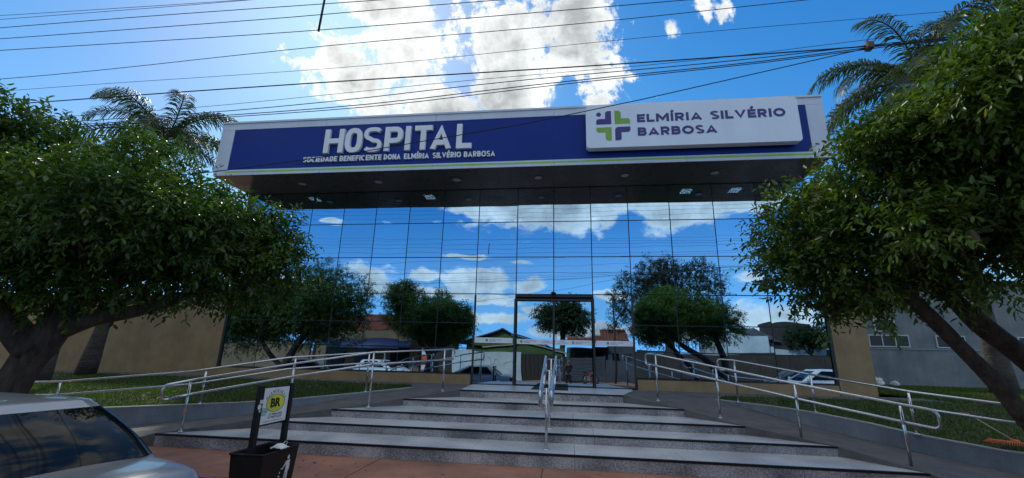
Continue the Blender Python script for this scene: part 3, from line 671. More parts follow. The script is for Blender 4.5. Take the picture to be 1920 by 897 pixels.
# base walls and tan wings
for a, b in ((-11.15, -2.90), (1.93, 7.13)):
    g = B(); g.box(a, b, -.16, .12, .5, 1.07); g.build('base_wall', M['ochre'], hosp)
    g = B(); g.box(a, b, -.14, .10, 1.071, 1.098); g.build('base_sill', M['frame'], hosp)
g = B(); g.box(-26, -11.235, -.05, .25, .4, 3.3); lw = g.build('wing_wall', M['ochre']); tag(lw, 'long tan plastered wall left of the glass front behind the lawn', 'wall')
g = B(); g.box(-26.05, -11.236, -.08, .28, 3.301, 3.36); g.build('coping', M['curbtop'], lw)
g = B(); g.box(7.215, 8.12, -.05, 12, .4, 6.9); g.build('side_wall', M['ochre'], hosp)
g = B(); g.box(-11.23, -11.0, .26, 12, .4, 6.9); g.build('side_wall', M['ochre'], hosp)
# interior
g = B(); g.box(-11, 7.2, .13, 11.9, .6, .79); g.build('inner_floor', M['inner'], hosp)
g = B(); g.box(-11, 7.2, 8, 8.1, .8, 6.9); g.build('inner_wall', M['inner'], hosp)
g = B(); g.box(-11, 7.2, .13, 11.9, 7.0, 7.1); ce = g.build('ceiling', M['ceil'], hosp)
for x, y in ((-9.15, .66), (-4.82, .66), (3.88, .66), (5.40, .66), (-7.6, 3.6), (-5.4, 3.6), (-2.0, 3.6), (1.0, 3.6), (3.9, 3.6)):
    g = B(); g.box(x - .16, x + .16, y - .20, y + .20, 6.985, 6.999); g.build('ceiling_light', M['panelglow'], ce)
# canopy
CX0, CX1, CY, CZ0, CZ1 = -11.25, 7.05, -1.70, 6.97, 8.86
g = B(); g.box(CX0 + .02, CX1 - .02, CY + .03, 12, 7.10, 8.80); g.build('roof_body', M['fascia'], hosp)
sx = [CX0, -7.6, -4.0, -.36, 3.3, CX1]
for a, b in zip(sx[:-1], sx[1:]):
    g = B(); g.box(a + .004, b - .004, CY, CY + .029, 8.58, 8.80); g.build('fascia_panel', M['fascia'], hosp, bevel=.003)
    g = B(); g.box(a, b - .003, CY - .03, CY + .20, 8.801, 8.86); g.build('capping', M['fascia'], hosp)
    g = B(); g.box(a + .004, b - .004, CY, CY + .029, CZ0, 7.155); g.build('fascia_panel', M['fascia'], hosp, bevel=.003)
g = B(); g.box(CX0 + .004, -10.785, CY, CY + .029, 7.160, 8.575); g.build('fascia_panel', M['fascia'], hosp, bevel=.003)
g = B(); g.box(6.60, CX1 - .004, CY, CY + .029, 7.160, 8.575); g.build('fascia_panel', M['fascia'], hosp, bevel=.003)
for a, b in ((-10.78, -7.6), (-7.6, -4.0), (-4.0, -.36), (-.36, 3.3), (3.3, 6.595)):
    g = B(); g.box(a + .002, b - .002, CY + .012, CY + .029, 7.16, 8.575); g.build('blue_panel', M['blue'], hosp)
g = B(); g.box(-10.85, 6.62, CY - .004, CY - .0005, 7.055, 7.105); g.build('green_stripe', M['green'], hosp)
for x0, x1 in ((CX0, CX0 + .019), (CX1 - .019, CX1)):
    for ya, yb in ((CY + .031, 1.5), (1.51, 5), (5.01, 12)):
        g = B(); g.box(x0, x1, ya, yb, CZ0, 8.80); g.build('side_panel', M['fascia'], hosp)
for i in range(8):
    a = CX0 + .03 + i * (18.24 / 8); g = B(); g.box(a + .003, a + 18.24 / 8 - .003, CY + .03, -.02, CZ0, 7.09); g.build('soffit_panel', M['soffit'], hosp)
for x in (-8.68, -6.04, -3.45, -.87, 1.73, 4.31):
    g = B(); g.lathe([(.135, 0), (.135, -.014), (.11, -.014)], x, -.87, 20, CZ0 - .001); dl = g.build('downlight', M['soffit'], hosp)
    g = B(); g.lathe([(.118, -.0145), (.10, -.02), (.02, -.022)], x, -.87, 20, CZ0 - .001); g.build('lamp_glass', M['downglass'], dl)

# lettering -----------------------------------------------------------------------
hs = root('hospital_lettering', (-5.2, -1.7, 8.0), 'large raised white word HOSPITAL on the blue canopy panel', 'lettering')
for ch, a, b in zip('HOSPITAL', (-7.56, -6.87, -6.26, -5.58, -4.93, -4.63, -4.11, -3.31), (-6.88, -6.27, -5.63, -4.96, -4.71, -4.04, -3.43, -2.80)):
    g = B(); z0, z1 = (7.59, 8.40) if ch not in 'OS' else (7.578, 8.412)
    letter_on(g, ch, a + .02, b - .02, z0, z1, CY - .085, CY + .011, .20, 2.7); g.build('letter', M['letter'], hs)
hs2 = root('name_lettering', (-5.2, -1.7, 7.4), 'small raised white line SOCIEDADE BENEFICENTE DONA ELMÍRIA SILVÉRIO BARBOSA', 'lettering')
def word(text, x0, x1, z0, z1, parent, yf, yb, mt, bold, name='letter', gapf=.14):
    """one object per letter; widths follow the glyphs, the word is fitted between x0 and x1"""
    H_ = z1 - z0; ws = [WID[c] for c in text]; tot = sum(ws) + gapf * (len(ws) - 1); k = (x1 - x0) / tot; x = x0
    for ch, w in zip(text, ws):
        g = B(); letter_on(g, ch, x, x + w * k, z0, z1, yf, yb, bold, 2.0 if name == 'letter' else 2.6); g.build('letter', mt, parent); x += (w + gapf) * k
for t, a, b in (('SOCIEDADE', -8.18, -7.06), ('BENEFICENTE', -6.97, -5.62), ('DONA', -5.54, -5.01), ('ELMÍRIA', -4.90, -4.12), ('SILVÉRIO', -4.0, -3.13), ('BARBOSA', -3.04, -2.10)):
    word(t, a, b, 7.315, 7.49, hs2, CY - .05, CY + .011, M['letter'], .20, 'l')
BD = -1.98
bs = root('name_board', (3.4, -1.9, 8.0), 'white rounded name board with cross emblem reading ELMÍRIA SILVÉRIO BARBOSA', 'sign')
g = B(); g.prism(roundpoly(.56, 6.25, 7.34, 8.67, .10, 6), 'y', BD, CY - .06); g.build('board', M['board'], bs, bevel=.008)
g = B(); g.prism(roundpoly(.75, 6.05, 7.45, 8.55, .05, 3), 'y', CY - .061, CY + .011); g.build('mounting_frame', M['black'], bs)
word('ELMÍRIA', 1.985, 3.745, 8.085, 8.34, bs, BD - .006, BD + .001, M['logo_blue'], .275, gapf=.12)
word('SILVÉRIO', 3.97, 5.915, 8.085, 8.345, bs, BD - .006, BD + .001, M['logo_blue'], .275, gapf=.12)
word('BARBOSA', 1.985, 4.11, 7.665, 7.925, bs, BD - .006, BD + .001, M['logo_blue'], .275, gapf=.12)
def emb(poly, mt): g = B(); g.prism(poly, 'y', BD - .006, BD + .001); g.build('emblem_piece', mt, bs)
g = B(); n = 20; g.prism([(.92 + .068 * math.cos(2 * math.pi * i / n), 8.385 + .068 * math.sin(2 * math.pi * i / n)) for i in range(n)], 'y', BD - .006, BD + .001); g.build('emblem_piece', M['logo_blue'], bs)
def arc(cx, cz, r, a0, a1, n=6): return [(cx + r * math.cos(R(a0 + (a1 - a0) * i / n)), cz + r * math.sin(R(a0 + (a1 - a0) * i / n))) for i in range(n + 1)]
emb([(.845, 8.065)] + arc(1.24, 8.095, .03, -90, 0) + [(1.27, 8.485), (1.17, 8.485)] + arc(1.20, 8.40, .10, 150, 180, 3) + [(1.10, 8.24)] + [(.93, 8.24)] + arc(.945, 8.15, .10, 120, 190, 4), M['logo_blue'])
emb([(1.365, 8.065), (1.79, 8.065), (1.79, 8.15)] + arc(1.72, 8.16, .075, 10, 90, 4) + [(1.54, 8.235), (1.54, 8.38)] + arc(1.45, 8.40, .085, 10, 90, 4) + [(1.365, 8.485)], M['logo_green'])
emb([(1.27, 7.97), (.845, 7.97)] + arc(.93, 7.895, .085, 180, 260, 4) + [(1.10, 7.81), (1.10, 7.66)] + arc(1.19, 7.64, .09, 190, 270, 4) + [(1.27, 7.55)], M['logo_green'])
emb([(1.365, 7.55), (1.46, 7.55)] + arc(1.47, 7.62, .07, -90, 0, 4) + [(1.54, 7.80), (1.70, 7.80)] + arc(1.71, 7.88, .08, -90, 0, 4) + [(1.79, 7.97)] + [(1.46, 7.97)] + arc(1.465, 7.87, .10, 90, 180, 5), M['logo_blue'])

dome = root('dome_camera', (-.44, -.05, 3.5), 'small black half-dome security camera above the entrance doors', 'security camera')
g = B(); g.lathe([(.075, .0), (.078, -.03), (.07, -.035)], -.44, -.085, 16, 3.53); g.build('housing', M['black'], dome)
g = B(); g.lathe([(.066, -.036), (.055, -.07), (.03, -.093), (.005, -.10)], -.44, -.085, 16, 3.53); g.build('dome', M['carglass'], dome)
g = B(); g.box(-.47, -.41, -.16, -.003, 3.531, 3.545); g.build('bracket', M['black'], dome)
g = B(); g.box(-.98, -.02, -1.42, -.10, .801, .812); tag(g.build('door_mat', M['mat'], bevel=.004), 'black ribbed mat on the landing before the entrance', 'mat')

# ================================================================== GREY ANNEX on the right
an = root('annex_building', (16, 8.3, .8), 'low grey plastered annex with white framed windows behind the right lawn', 'building')
g = B(); g.box(8.13, 34, 8.3, 20, .3, 5.2); g.build('wall', M['greyplaster'], an)
g = B(); g.box(8.14, 34, 8.262, 8.299, 2.33, 2.38); g.build('ledge', M['curbtop'], an)
g = B(); g.box(8.1, 34.2, 8.1, 20.1, 5.201, 5.35); g.build('roof', M['curbtop'], an)
def awin(x0, x1, z0, z1, npn):
    g = B(); f = .045
    g.box(x0, x1, 8.235, 8.299, z0, z0 + f); g.box(x0, x1, 8.235, 8.299, z1 - f, z1)
    for i in range(npn + 1):
        x = x0 + (x1 - x0 - f) * i / npn; g.box(x, x + f, 8.236, 8.298, z0 + f + .0005, z1 - f - .0005)
    w = g.build('window', M['winframe'], an)
    for i in range(npn):
        a = x0 + (x1 - x0 - f) * i / npn + f; b = x0 + (x1 - x0 - f) * (i + 1) / npn
        g = B(); g.box(a + .001, b - .001, 8.262, 8.285, z0 + f + .001, z1 - f - .001); g.build('window_glass', M['window'], w)
awin(12.65, 14.80, 2.42, 2.95, 4); awin(15.85, 17.0, 2.42, 2.95, 2); awin(13.5, 14.35, 3.08, 3.65, 1); awin(19, 21, 2.42, 2.95, 4); awin(10, 11.5, 2.42, 2.95, 2)

# ================================================================== HANDRAILS
def rnd(pts, r=.09, n=5):
    """rounds the corners of a polyline"""
    P = [Vector(p) for p in pts]; out = [P[0]]
    for i in range(1, len(P) - 1):
        a, b, c = P[i - 1], P[i], P[i + 1]; d1 = (a - b); d2 = (c - b)
        q = min(r, d1.length * .45, d2.length * .45)
        if d1.angle(d2) > 2.95: out.append(b); continue
        s = b + d1.normalized() * q; e = b + d2.normalized() * q
        for k in range(n + 1):
            t = k / n; out.append(s * (1 - t) ** 2 + b * 2 * t * (1 - t) + e * t * t)
    out.append(P[-1]); return out
def handrail(label, top, posts, drop=.25, loop0=True, loop1=True, off=0.0, r=.021):
    o = root('handrail', (posts[0][0][0], posts[0][0][1], posts[0][0][2]), label, 'handrail')
    low = [(p[0], p[1], p[2] - drop) for p in top]
    pts = list(top)
    if loop1: pts = pts + [low[-1]] + low[::-1][1:]
    else: pass
    if loop0 and loop1:
        # closed stadium: start and end in the middle of the lower rail
        m = tuple((low[0][i] + low[1][i]) / 2 for i in range(3)); pts = [m, low[0]] + pts[:-1] + [m]
        g = B(); g.tube(rnd(pts), r, 10); g.build('rail', M['steel'], o)
    else:
        g = B()
        if loop0:
            g.tube(rnd([low[-1]] + low[::-1][1:] + list(top)), r, 10)
        else:
            g.tube(rnd(list(top) + [low[-1]] + low[::-1][1:]), r, 10)
        g.build('rail', M['steel'], o)
    for base, tz in posts:
        x, y, z = base
        g = B(); g.tube([(x, y, z), (x, y, tz - .02)], .0215, 10); p = g.build('post', M['steel'], o)
        g = B(); g.lathe([(.048, 0), (.048, .008), (.026, .016)], x, y, 14, z); g.build('base_plate', M['steel'], p)
        g = B(); g.lathe([(.028, 0), (.03, .03), (.028, .06)], x, y, 10, tz - drop - .03); g.build('clamp', M['steel'], p)
    return o
handrail('steel handrail along the left edge of the steps beside the left ramp', [(-6.95, -6.24, .985), (-6.80, -5.82, 1.06), (-5.55, -4.75, 1.365), (-4.20, -4.0, 1.63), (-3.09, -2.38, 1.745), (-2.90, -2.05, 1.765)],
         [((-6.81, -5.83, .19), 1.06), ((-5.55, -4.72, .39), 1.365), ((-4.2, -4.0, .51), 1.63), ((-3.06, -2.42, .76), 1.745)])
handrail('long steel handrail on the low wall of the left lawn', [(-10.75, -5.55, .885), (-10.0, -5.42, .915), (-7.49, -5.0, 1.175), (-6.25, -3.9, 1.47), (-4.95, -2.45, 1.63), (-4.73, -2.15, 1.635)],
         [((-9.9, -5.53, .42), .92), ((-7.49, -4.73, .52), 1.175), ((-6.08, -3.88, .60), 1.47), ((-4.95, -2.58, .69), 1.63)])
handrail('steel handrail along the right edge of the steps beside the right ramp', [(1.80, -2.38, 1.755), (1.98, -2.72, 1.74), (2.93, -3.77, 1.51), (3.95, -4.69, 1.27), (4.95, -5.71, 1.055), (5.23, -6.0, 1.00)],
         [((1.97, -2.72, .735), 1.74), ((2.94, -3.77, .545), 1.51), ((3.95, -4.71, .34), 1.27), ((4.93, -5.73, .19), 1.055)])
handrail('steel handrail on the low wall of the right lawn', [(3.62, -1.72, 1.675), (3.97, -1.9, 1.65), (5.0, -3.0, 1.41), (5.84, -4.75, 1.185), (6.45, -5.5, 1.10), (7.8, -6.3, .98), (8.1, -6.45, .95)],
         [((3.96, -1.85, .70), 1.65), ((4.95, -3.25, .67), 1.40), ((5.86, -4.55, .50), 1.185), ((7.7, -5.9, .32), 1.0)])
cr_ = root('handrail', (-.37, -5.72, .18), 'double steel handrail up the middle of the steps', 'handrail')
for x0, x1 in ((-.46, -.49), (-.28, -.27)):
    a0, a1 = (x0, -5.98, 1.075), (x1, -3.45, 1.645); lo0, lo1 = (x0, -5.98, .83), (x1, -3.45, 1.40)
    m_ = tuple((lo0[i] + lo1[i]) / 2 for i in range(3))
    g = B(); g.tube(rnd([m_, lo0, a0, a1, lo1, m_], .08), .024, 10); g.build('rail', M['steel'], cr_)
for y, z in ((-5.72, .18), (-4.55, .33), (-3.62, .48)):
    tz = 1.075 + (y + 5.98) / 2.53 * .57
    g = B(); g.tube([(-.37, y, z), (-.37, y, tz - .02)], .0215, 10); p = g.build('post', M['steel'], cr_)
    g = B(); g.lathe([(.06, 0), (.06, .008), (.028, .016)], -.37, y, 14, z); g.build('base_plate', M['steel'], p)
    for dz in (-.03, -.275):
        g = B(); g.tube([(-.47, y, tz + dz), (-.275, y, tz + dz)], .009, 6); g.build('bracket', M['steel'], p)

# ================================================================== TREES
def leaves(name, parent, lobes, n, size, mt, rng, spread=.4, hole=0.0, per=11, droop=.35, pw=.42, flat=.85):
    """sprays of leaves: each spray is a short twig with alternating leaves, twigs fill the lobes"""
    L_ = np.array(lobes); w = L_[:, 3] ** 2; w /= w.sum(); nt = n // per
    k = rng.choice(len(L_), nt, p=w); c = L_[k, :3]; r = L_[k, 3]
    d = rng.standard_normal((nt, 3)); d /= np.linalg.norm(d, axis=1)[:, None]
    bump = 1 + .24 * np.sin(d[:, 0] * 5 + k) * np.sin(d[:, 1] * 6 + k * 1.7) + .16 * np.sin(d[:, 2] * 9 + k * .6 + d[:, 0] * 4)
    bump = bump * np.where(rng.random(nt) < .05, 1.22, 1.0)
    rad = r * bump * (rng.random(nt) ** pw) * 1.0
    o = c + d * rad[:, None] * np.array([1, 1, flat])
    if hole:
        hn = np.sin(o[:, 0] * 3.1 + 1.3) * np.sin(o[:, 1] * 2.7) * np.sin(o[:, 2] * 3.7 + .6); keep = hn > -1 + hole; o = o[keep]; d = d[keep]; nt = len(o)
    tw = d + np.array([0, 0, .25]) + rng.standard_normal((nt, 3)) * .55; tw /= np.linalg.norm(tw, axis=1)[:, None]
    tl = (.22 + .22 * rng.random(nt)) * spread / .4
    side = np.cross(tw, rng.standard_normal((nt, 3))); side /= np.linalg.norm(side, axis=1)[:, None]; up = np.cross(side, tw)
    j = np.arange(per); t = (j + .6) / per
    P = o[:, None, :] + tw[:, None, :] * (tl[:, None] * t)[:, :, None]
    P[:, :, 2] -= droop * .25 * (tl[:, None] * t ** 2)
    ang = (j * 2.4)[None, :] + rng.random((nt, 1)) * 6
    ld = side[:, None, :] * np.cos(ang)[:, :, None] + up[:, None, :] * np.sin(ang)[:, :, None] + tw[:, None, :] * .75
    ld[:, :, 2] -= droop; ld += rng.standard_normal(ld.shape) * .18
    P = P.reshape(-1, 3); ld = ld.reshape(-1, 3); ld /= np.linalg.norm(ld, axis=1)[:, None]; N = len(P)
    nr = np.array([0, 0, 1.0]) + rng.standard_normal((N, 3)) * .55; wv = np.cross(ld, nr); wv /= np.linalg.norm(wv, axis=1)[:, None]; nv = np.cross(wv, ld)
    s = size * (.5 + .85 * rng.random(N))[:, None]; ww = s * .19
    tip = P + ld * s - nv * s * .10
    V = np.stack([P, P + ld * s * .35 + wv * ww + nv * ww * .35, P + ld * s * .75 + wv * ww * .8 + nv * ww * .2, tip,
                  P + ld * s * .75 - wv * ww * .8 + nv * ww * .2, P + ld * s * .35 - wv * ww + nv * ww * .35], 1).reshape(-1, 3)
    b = np.arange(N)[:, None] * 6; F = np.concatenate([b + np.array([0, 1, 2, 3]), b + np.array([0, 3, 4, 5])], 1).reshape(-1)
    clump = np.sin(o[:, 0] * 3.3 + 1) * np.sin(o[:, 1] * 2.9) * np.sin(o[:, 2] * 3.7 + 2) * 1.3
    spray = np.repeat(rng.standard_normal(nt) + clump, per)[:N]
    tint = np.clip(.42 + .24 * spray + .17 * rng.standard_normal(N), 0, .94); tint[rng.random(N) < .006] = 1.0
    if parent is not None: V = V - np.array(woff(parent)[:])
    return fast_mesh(name, V, F, 4, mt, np.repeat(tint, 6), parent)
def limb(g, a, b, r0, r1, rng, sag=0.0, n=7, wob=.06):
    a = np.array(a, float); b = np.array(b, float); L_ = np.linalg.norm(b - a); pts = []
    w1 = rng.standard_normal(3) * wob * L_; w2 = rng.standard_normal(3) * wob * L_ * .5
    for i in range(n + 1):
        t = i / n; p = a + (b - a) * t + w1 * math.sin(math.pi * t) + w2 * math.sin(2 * math.pi * t); p[2] += sag * math.sin(math.pi * t) * L_; pts.append(p)
    g.tube(pts, [r0 + (r1 - r0) * (i / n) ** .8 for i in range(n + 1)], 9); return pts
def tree(name, label, base, trunks, forks, lobes, n, size, mt, seed, group=None, bark='bark', cat='tree', **kw):
    """trunks: list of [(x,y,z,r)...]; forks: index-less list of start points limbs leave from"""
    o = root(name, base, label, cat, group); rng = np.random.default_rng(seed)
    g = B()
    for tr in trunks:
        P = [Vector(p[:3]) for p in tr]; Rr = [p[3] for p in tr]; pts = []; rr = []
        for i in range(len(P) - 1):
            for k in range(5):
                t = k / 5; p0 = P[max(i - 1, 0)]; p3 = P[min(i + 2, len(P) - 1)]
                q = .5 * ((2 * P[i]) + (P[i + 1] - p0) * t + (2 * p0 - 5 * P[i] + 4 * P[i + 1] - p3) * t * t + (-p0 + 3 * P[i] - 3 * P[i + 1] + p3) * t ** 3)
                pts.append(q); rr.append((Rr[i] + (Rr[i + 1] - Rr[i]) * t) * (1 + .06 * math.sin(7 * len(pts) + seed)))
        pts.append(P[-1]); rr.append(Rr[-1]); g.tube(pts, rr, 14)
    g.build('trunk', M[bark], o)
    for lo in lobes:
        c = np.array(lo[:3]); f = min(forks, key=lambda q: np.linalg.norm(np.array(q[:3]) - c))
        g = B(); pts = limb(g, f[:3], c, f[3] * .55, .018, rng, .06)
        for _ in range(4):
            k = rng.integers(2, len(pts) - 1); d = rng.standard_normal(3); d /= np.linalg.norm(d); limb(g, pts[k], c + d * lo[3] * .75, .022, .006, rng, .03, 5)
        g.build('branch', M[bark], o)
    leaves('crown', o, lobes, n, size, mt, rng, **kw)
    return o

LLOB = [(-9.04, -7.8, 4.76, .76), (-8.12, -7.6, 4.25, .50), (-6.88, -7.6, 4.50, .50), (-7.97, -8.1, 3.51, 1.0), (-7.01, -7.8, 3.43, .98), (-6.32, -7.2, 3.51, .82), (-5.83, -6.6, 3.48, .68), (-5.47, -6.2, 3.59, .55),
        (-6.03, -7.2, 2.75, .58), (-6.72, -7.6, 2.68, .54), (-7.29, -8.1, 2.68, .60), (-5.56, -6.6, 2.72, .44), (-6.32, -6.8, 4.05, .45), (-8.54, -8.6, 3.36, 1.05), (-5.19, -6.2, 2.95, .40), (-9.48, -8.2, 4.7, .77), (-7.42, -8.4, 2.35, .36), (-6.4, -8.6, 3.4, .65), (-7.6, -6.9, 3.5, .8)]
KT = .92
def nearer(P, k): return [(p[0] * k, -13.4 + (p[1] + 13.4) * k, 1.6 + (p[2] - 1.6) * k, p[3] * (.5 + .5 * k)) for p in P]
LLOB = nearer(LLOB, KT) + [(-7.9, -9.4, 3.1, .7), (-8.9, -9.2, 3.5, .8), (-5.3, -8.5, 3.25, .55), (-5.0, -7.9, 3.05, .5)]
tree('street_tree', 'dense green street tree with thick dark trunk behind the silver car, left of the steps', (-6.9, -8.57, -.1),
     [nearer(q, KT) for q in ([(-7.75, -8.15, -.26, .29), (-7.62, -8.1, .4, .23), (-7.46, -8.0, 1.3, .19), (-7.28, -7.9, 1.85, .19), (-7.1, -7.8, 2.6, .16)],
      [(-7.27, -7.9, 1.80, .17), (-6.9, -7.75, 2.0, .12), (-6.4, -7.5, 2.15, .09), (-5.9, -7.1, 2.5, .06)],
      [(-7.36, -8.0, 1.5, .2), (-7.75, -8.15, 1.95, .15), (-8.3, -8.3, 2.6, .11), (-8.8, -8.3, 3.4, .07)])],
     nearer([(-7.1, -7.8, 2.6, .14), (-6.3, -7.4, 2.25, .09), (-8.3, -8.3, 2.6, .11), (-5.9, -7.1, 2.5, .07)], KT), [(a, b, c, r * .93) for a, b, c, r in LLOB], 98000, .092, M['leaf'], 4, hole=.42)
RLOB = [(4.35, -8.3, 4.4, .42), (4.0, -8.0, 4.2, .40), (4.6, -9.0, 4.75, .42), (4.9, -9.3, 4.7, .5), (4.15, -9.1, 4.25, .45), (4.35, -9.25, 4.4, .42), (4.15, -8.4, 4.12, .45), (4.9, -8.9, 4.3, .7), (3.9, -7.8, 3.85, .55), (3.55, -6.9, 3.63, .55), (3.14, -6.8, 3.43, .40), (3.08, -6.9, 2.80, .38), (3.62, -7.2, 2.90, .60),
        (4.27, -7.5, 3.29, .74), (4.89, -8.0, 3.85, .84), (4.01, -7.2, 2.60, .40), (4.85, -7.4, 2.95, .58), (5.08, -7.8, 2.95, .60), (3.47, -7.0, 2.32, .22), (5.2, -8.5, 3.95, .9), (3.65, -8.2, 4.15, .26), (3.86, -8.4, 3.09, .32),
        (4.24, -8.6, 2.95, .30), (5.95, -7.8, 3.15, .9), (6.3, -8.2, 3.7, 1.0), (6.9, -7.6, 3.3, .9)]
tree('street_tree', 'dense green street tree with leaning forked trunk, right of the steps', (6.3, -7.1, -.1),
     [[(6.45, -7.05, -.12, .17), (6.1, -7.1, .25, .125), (5.45, -7.12, .9, .098), (5.18, -7.14, 1.37, .093), (4.79, -7.2, 1.86, .088), (4.44, -7.3, 2.24, .08), (4.1, -7.4, 2.6, .07)],
      [(7.0, -6.9, -.12, .22), (6.6, -6.85, .7, .17), (5.85, -6.85, 1.65, .135), (5.15, -7.1, 2.15, .11), (4.72, -7.3, 2.5, .09), (4.3, -7.3, 3.1, .07)],
      [(6.5, -6.9, .85, .15), (6.6, -7.2, 1.8, .13), (6.4, -7.6, 2.8, .10), (5.9, -8.0, 3.6, .07)]],
     [(4.1, -7.4, 2.6, .07), (4.72, -7.3, 2.5, .11), (6.4, -7.6, 2.8, .10), (5.9, -8.0, 3.6, .08), (4.3, -7.3, 3.1, .08)], [(a, b, c, r * .93) for a, b, c, r in RLOB], 104000, .088, M['leaf2'], 9, hole=.42)
def blob_lobes(cx, cy, cz, rx, ry, rz, n, r, seed):
    q = random.Random(seed); out = []
    while len(out) < n:
        d = Vector((q.gauss(0, 1), q.gauss(0, 1), q.gauss(0, 1))).normalized() * q.random() ** .4
        out.append((cx + d.x * rx, cy + d.y * ry, cz + d.z * rz, r * q.uniform(.75, 1.25)))
    return out
tree('street_tree', 'tall dark street tree mirrored in the left panes of the glass', (-14.6, -8.4, -.1),
     [[(-14.7, -8.4, -.1, .26), (-14.5, -8.3, .9, .2), (-14.0, -8.3, 1.9, .18), (-13.3, -8.2, 3.2, .12)], [(-14.55, -8.35, .8, .15), (-15.3, -8.2, 1.5, .12), (-16.2, -8.2, 2.6, .08)]],
     [(-13.3, -8.2, 3.2, .14), (-16.2, -8.2, 2.6, .09)], blob_lobes(-13.2, -8.7, 4.2, 2.4, 1.9, 1.8, 32, 1.0, 3) + [(-11.2, -8.8, 4.9, .85), (-12.6, -8.7, 5.6, .8), (-11.2, -8.7, 3.4, .85), (-11.6, -8.8, 2.6, .8), (-12.6, -8.8, 2.3, .8), (-13.8, -8.7, 2.3, .8), (-16, -8.4, 3.2, 1.1), (-15, -8.6, 2.6, .9)], 60000, .11, M['leaf'], 21)
tree('street_tree', 'low dark street tree mirrored at the far left edge of the glass', (-19.0, -8.2, -.1), [[(-19, -8.2, -.1, .2), (-18.8, -8.2, 1.0, .16), (-18.4, -8.3, 2.4, .1)]], [(-18.4, -8.3, 2.4, .1)], blob_lobes(-17.0, -8.4, 3.9, 2.2, 1.6, 1.7, 24, 1.0, 43) + [(-16.2, -8.4, 2.2, .8), (-17.4, -8.4, 2.1, .9), (-18.6, -8.4, 2.3, .8)], 36000, .12, M['leaf'], 44)
# trees across the street, seen in the mirrored glass
tree('shade_tree', 'round crowned dark tree behind the green house, mirrored over the doorway', (-.8, -29, -.3),
     [[(-.8, -29, -.3, .4), (-.7, -29, 2.5, .3), (-.6, -29, 4.5, .2)]], [(-.6, -29, 4.5, .2)], blob_lobes(-.75, -29, 5.3, 2.4, 2.2, 1.5, 20, .95, 8), 26000, .2, M['leafdark'], 31, spread=.7)
tree('spreading_tree', 'tall spreading tree with thin brownish foliage, mirrored in the right panes', (8.3, -26, -.3),
     [[(8.5, -26, -.3, .5), (8.4, -26, 3, .36), (8.0, -26, 5, .26), (7.6, -26, 7, .15)], [(8.4, -26, 3.2, .24), (10, -26, 5.5, .18), (11.3, -26, 7.4, .1)], [(8.4, -26, 2.8, .22), (6.4, -25.6, 4.6, .16), (4.8, -25.5, 6.0, .1)]],
     [(7.6, -26, 7, .15), (11.3, -26, 7.4, .12), (4.8, -25.5, 6.0, .12), (8.0, -26, 5, .2)],
     [(4.3, -26, 5.2, .8), (4.6, -26, 6.6, 1.0), (5.7, -26, 8.0, 1.1), (7.2, -26, 9.2, 1.3), (8.6, -26, 9.4, 1.2), (9.8, -26, 8.5, 1.1), (11.2, -26, 9.2, 1.0), (12.4, -26, 8.4, .9), (12.8, -26, 7.3, .6), (6.8, -25.5, 6.6, 1.3), (9, -25.5, 7.0, 1.3), (11.2, -25.5, 7.1, .9), (3.7, -26, 4.0, .6), (11.8, -26, 5.6, .7), (8, -27, 8, 1.4)], 30000, .17, M['leafbrown'], 17, spread=.7, hole=.35)
tree('shade_tree', 'dark round tree at the far left across the street', (-28, -25, -.3), [[(-28, -25, -.3, .35), (-28, -25, 3, .25)]], [(-28, -25, 3, .2)], blob_lobes(-28, -25, 4.2, 4.6, 2.6, 2.6, 26, 1.2, 18), 26000, .2, M['leafdark'], 33, spread=.7)
tree('shade_tree', 'dark tree behind the brown wall at the far right across the street', (24, -27, -.3), [[(24, -27, -.3, .35), (24, -27, 3, .25)]], [(24, -27, 3, .2)], blob_lobes(24, -27, 4.6, 2.6, 2.2, 1.6, 12, 1.0, 19), 12000, .2, M['leafdark'], 34, spread=.7)
tree('small_tree', 'small leafy tree in front of the houses beyond the brown wall', (18.6, -24.2, -.3), [[(18.6, -24.2, -.3, .16), (18.5, -24.2, 2.4, .1)]], [(18.5, -24.2, 2.4, .09)], blob_lobes(18.5, -24.2, 3.6, 1.3, 1.0, .8, 8, .55, 28), 9000, .15, M['leafdark'], 35, spread=.5)

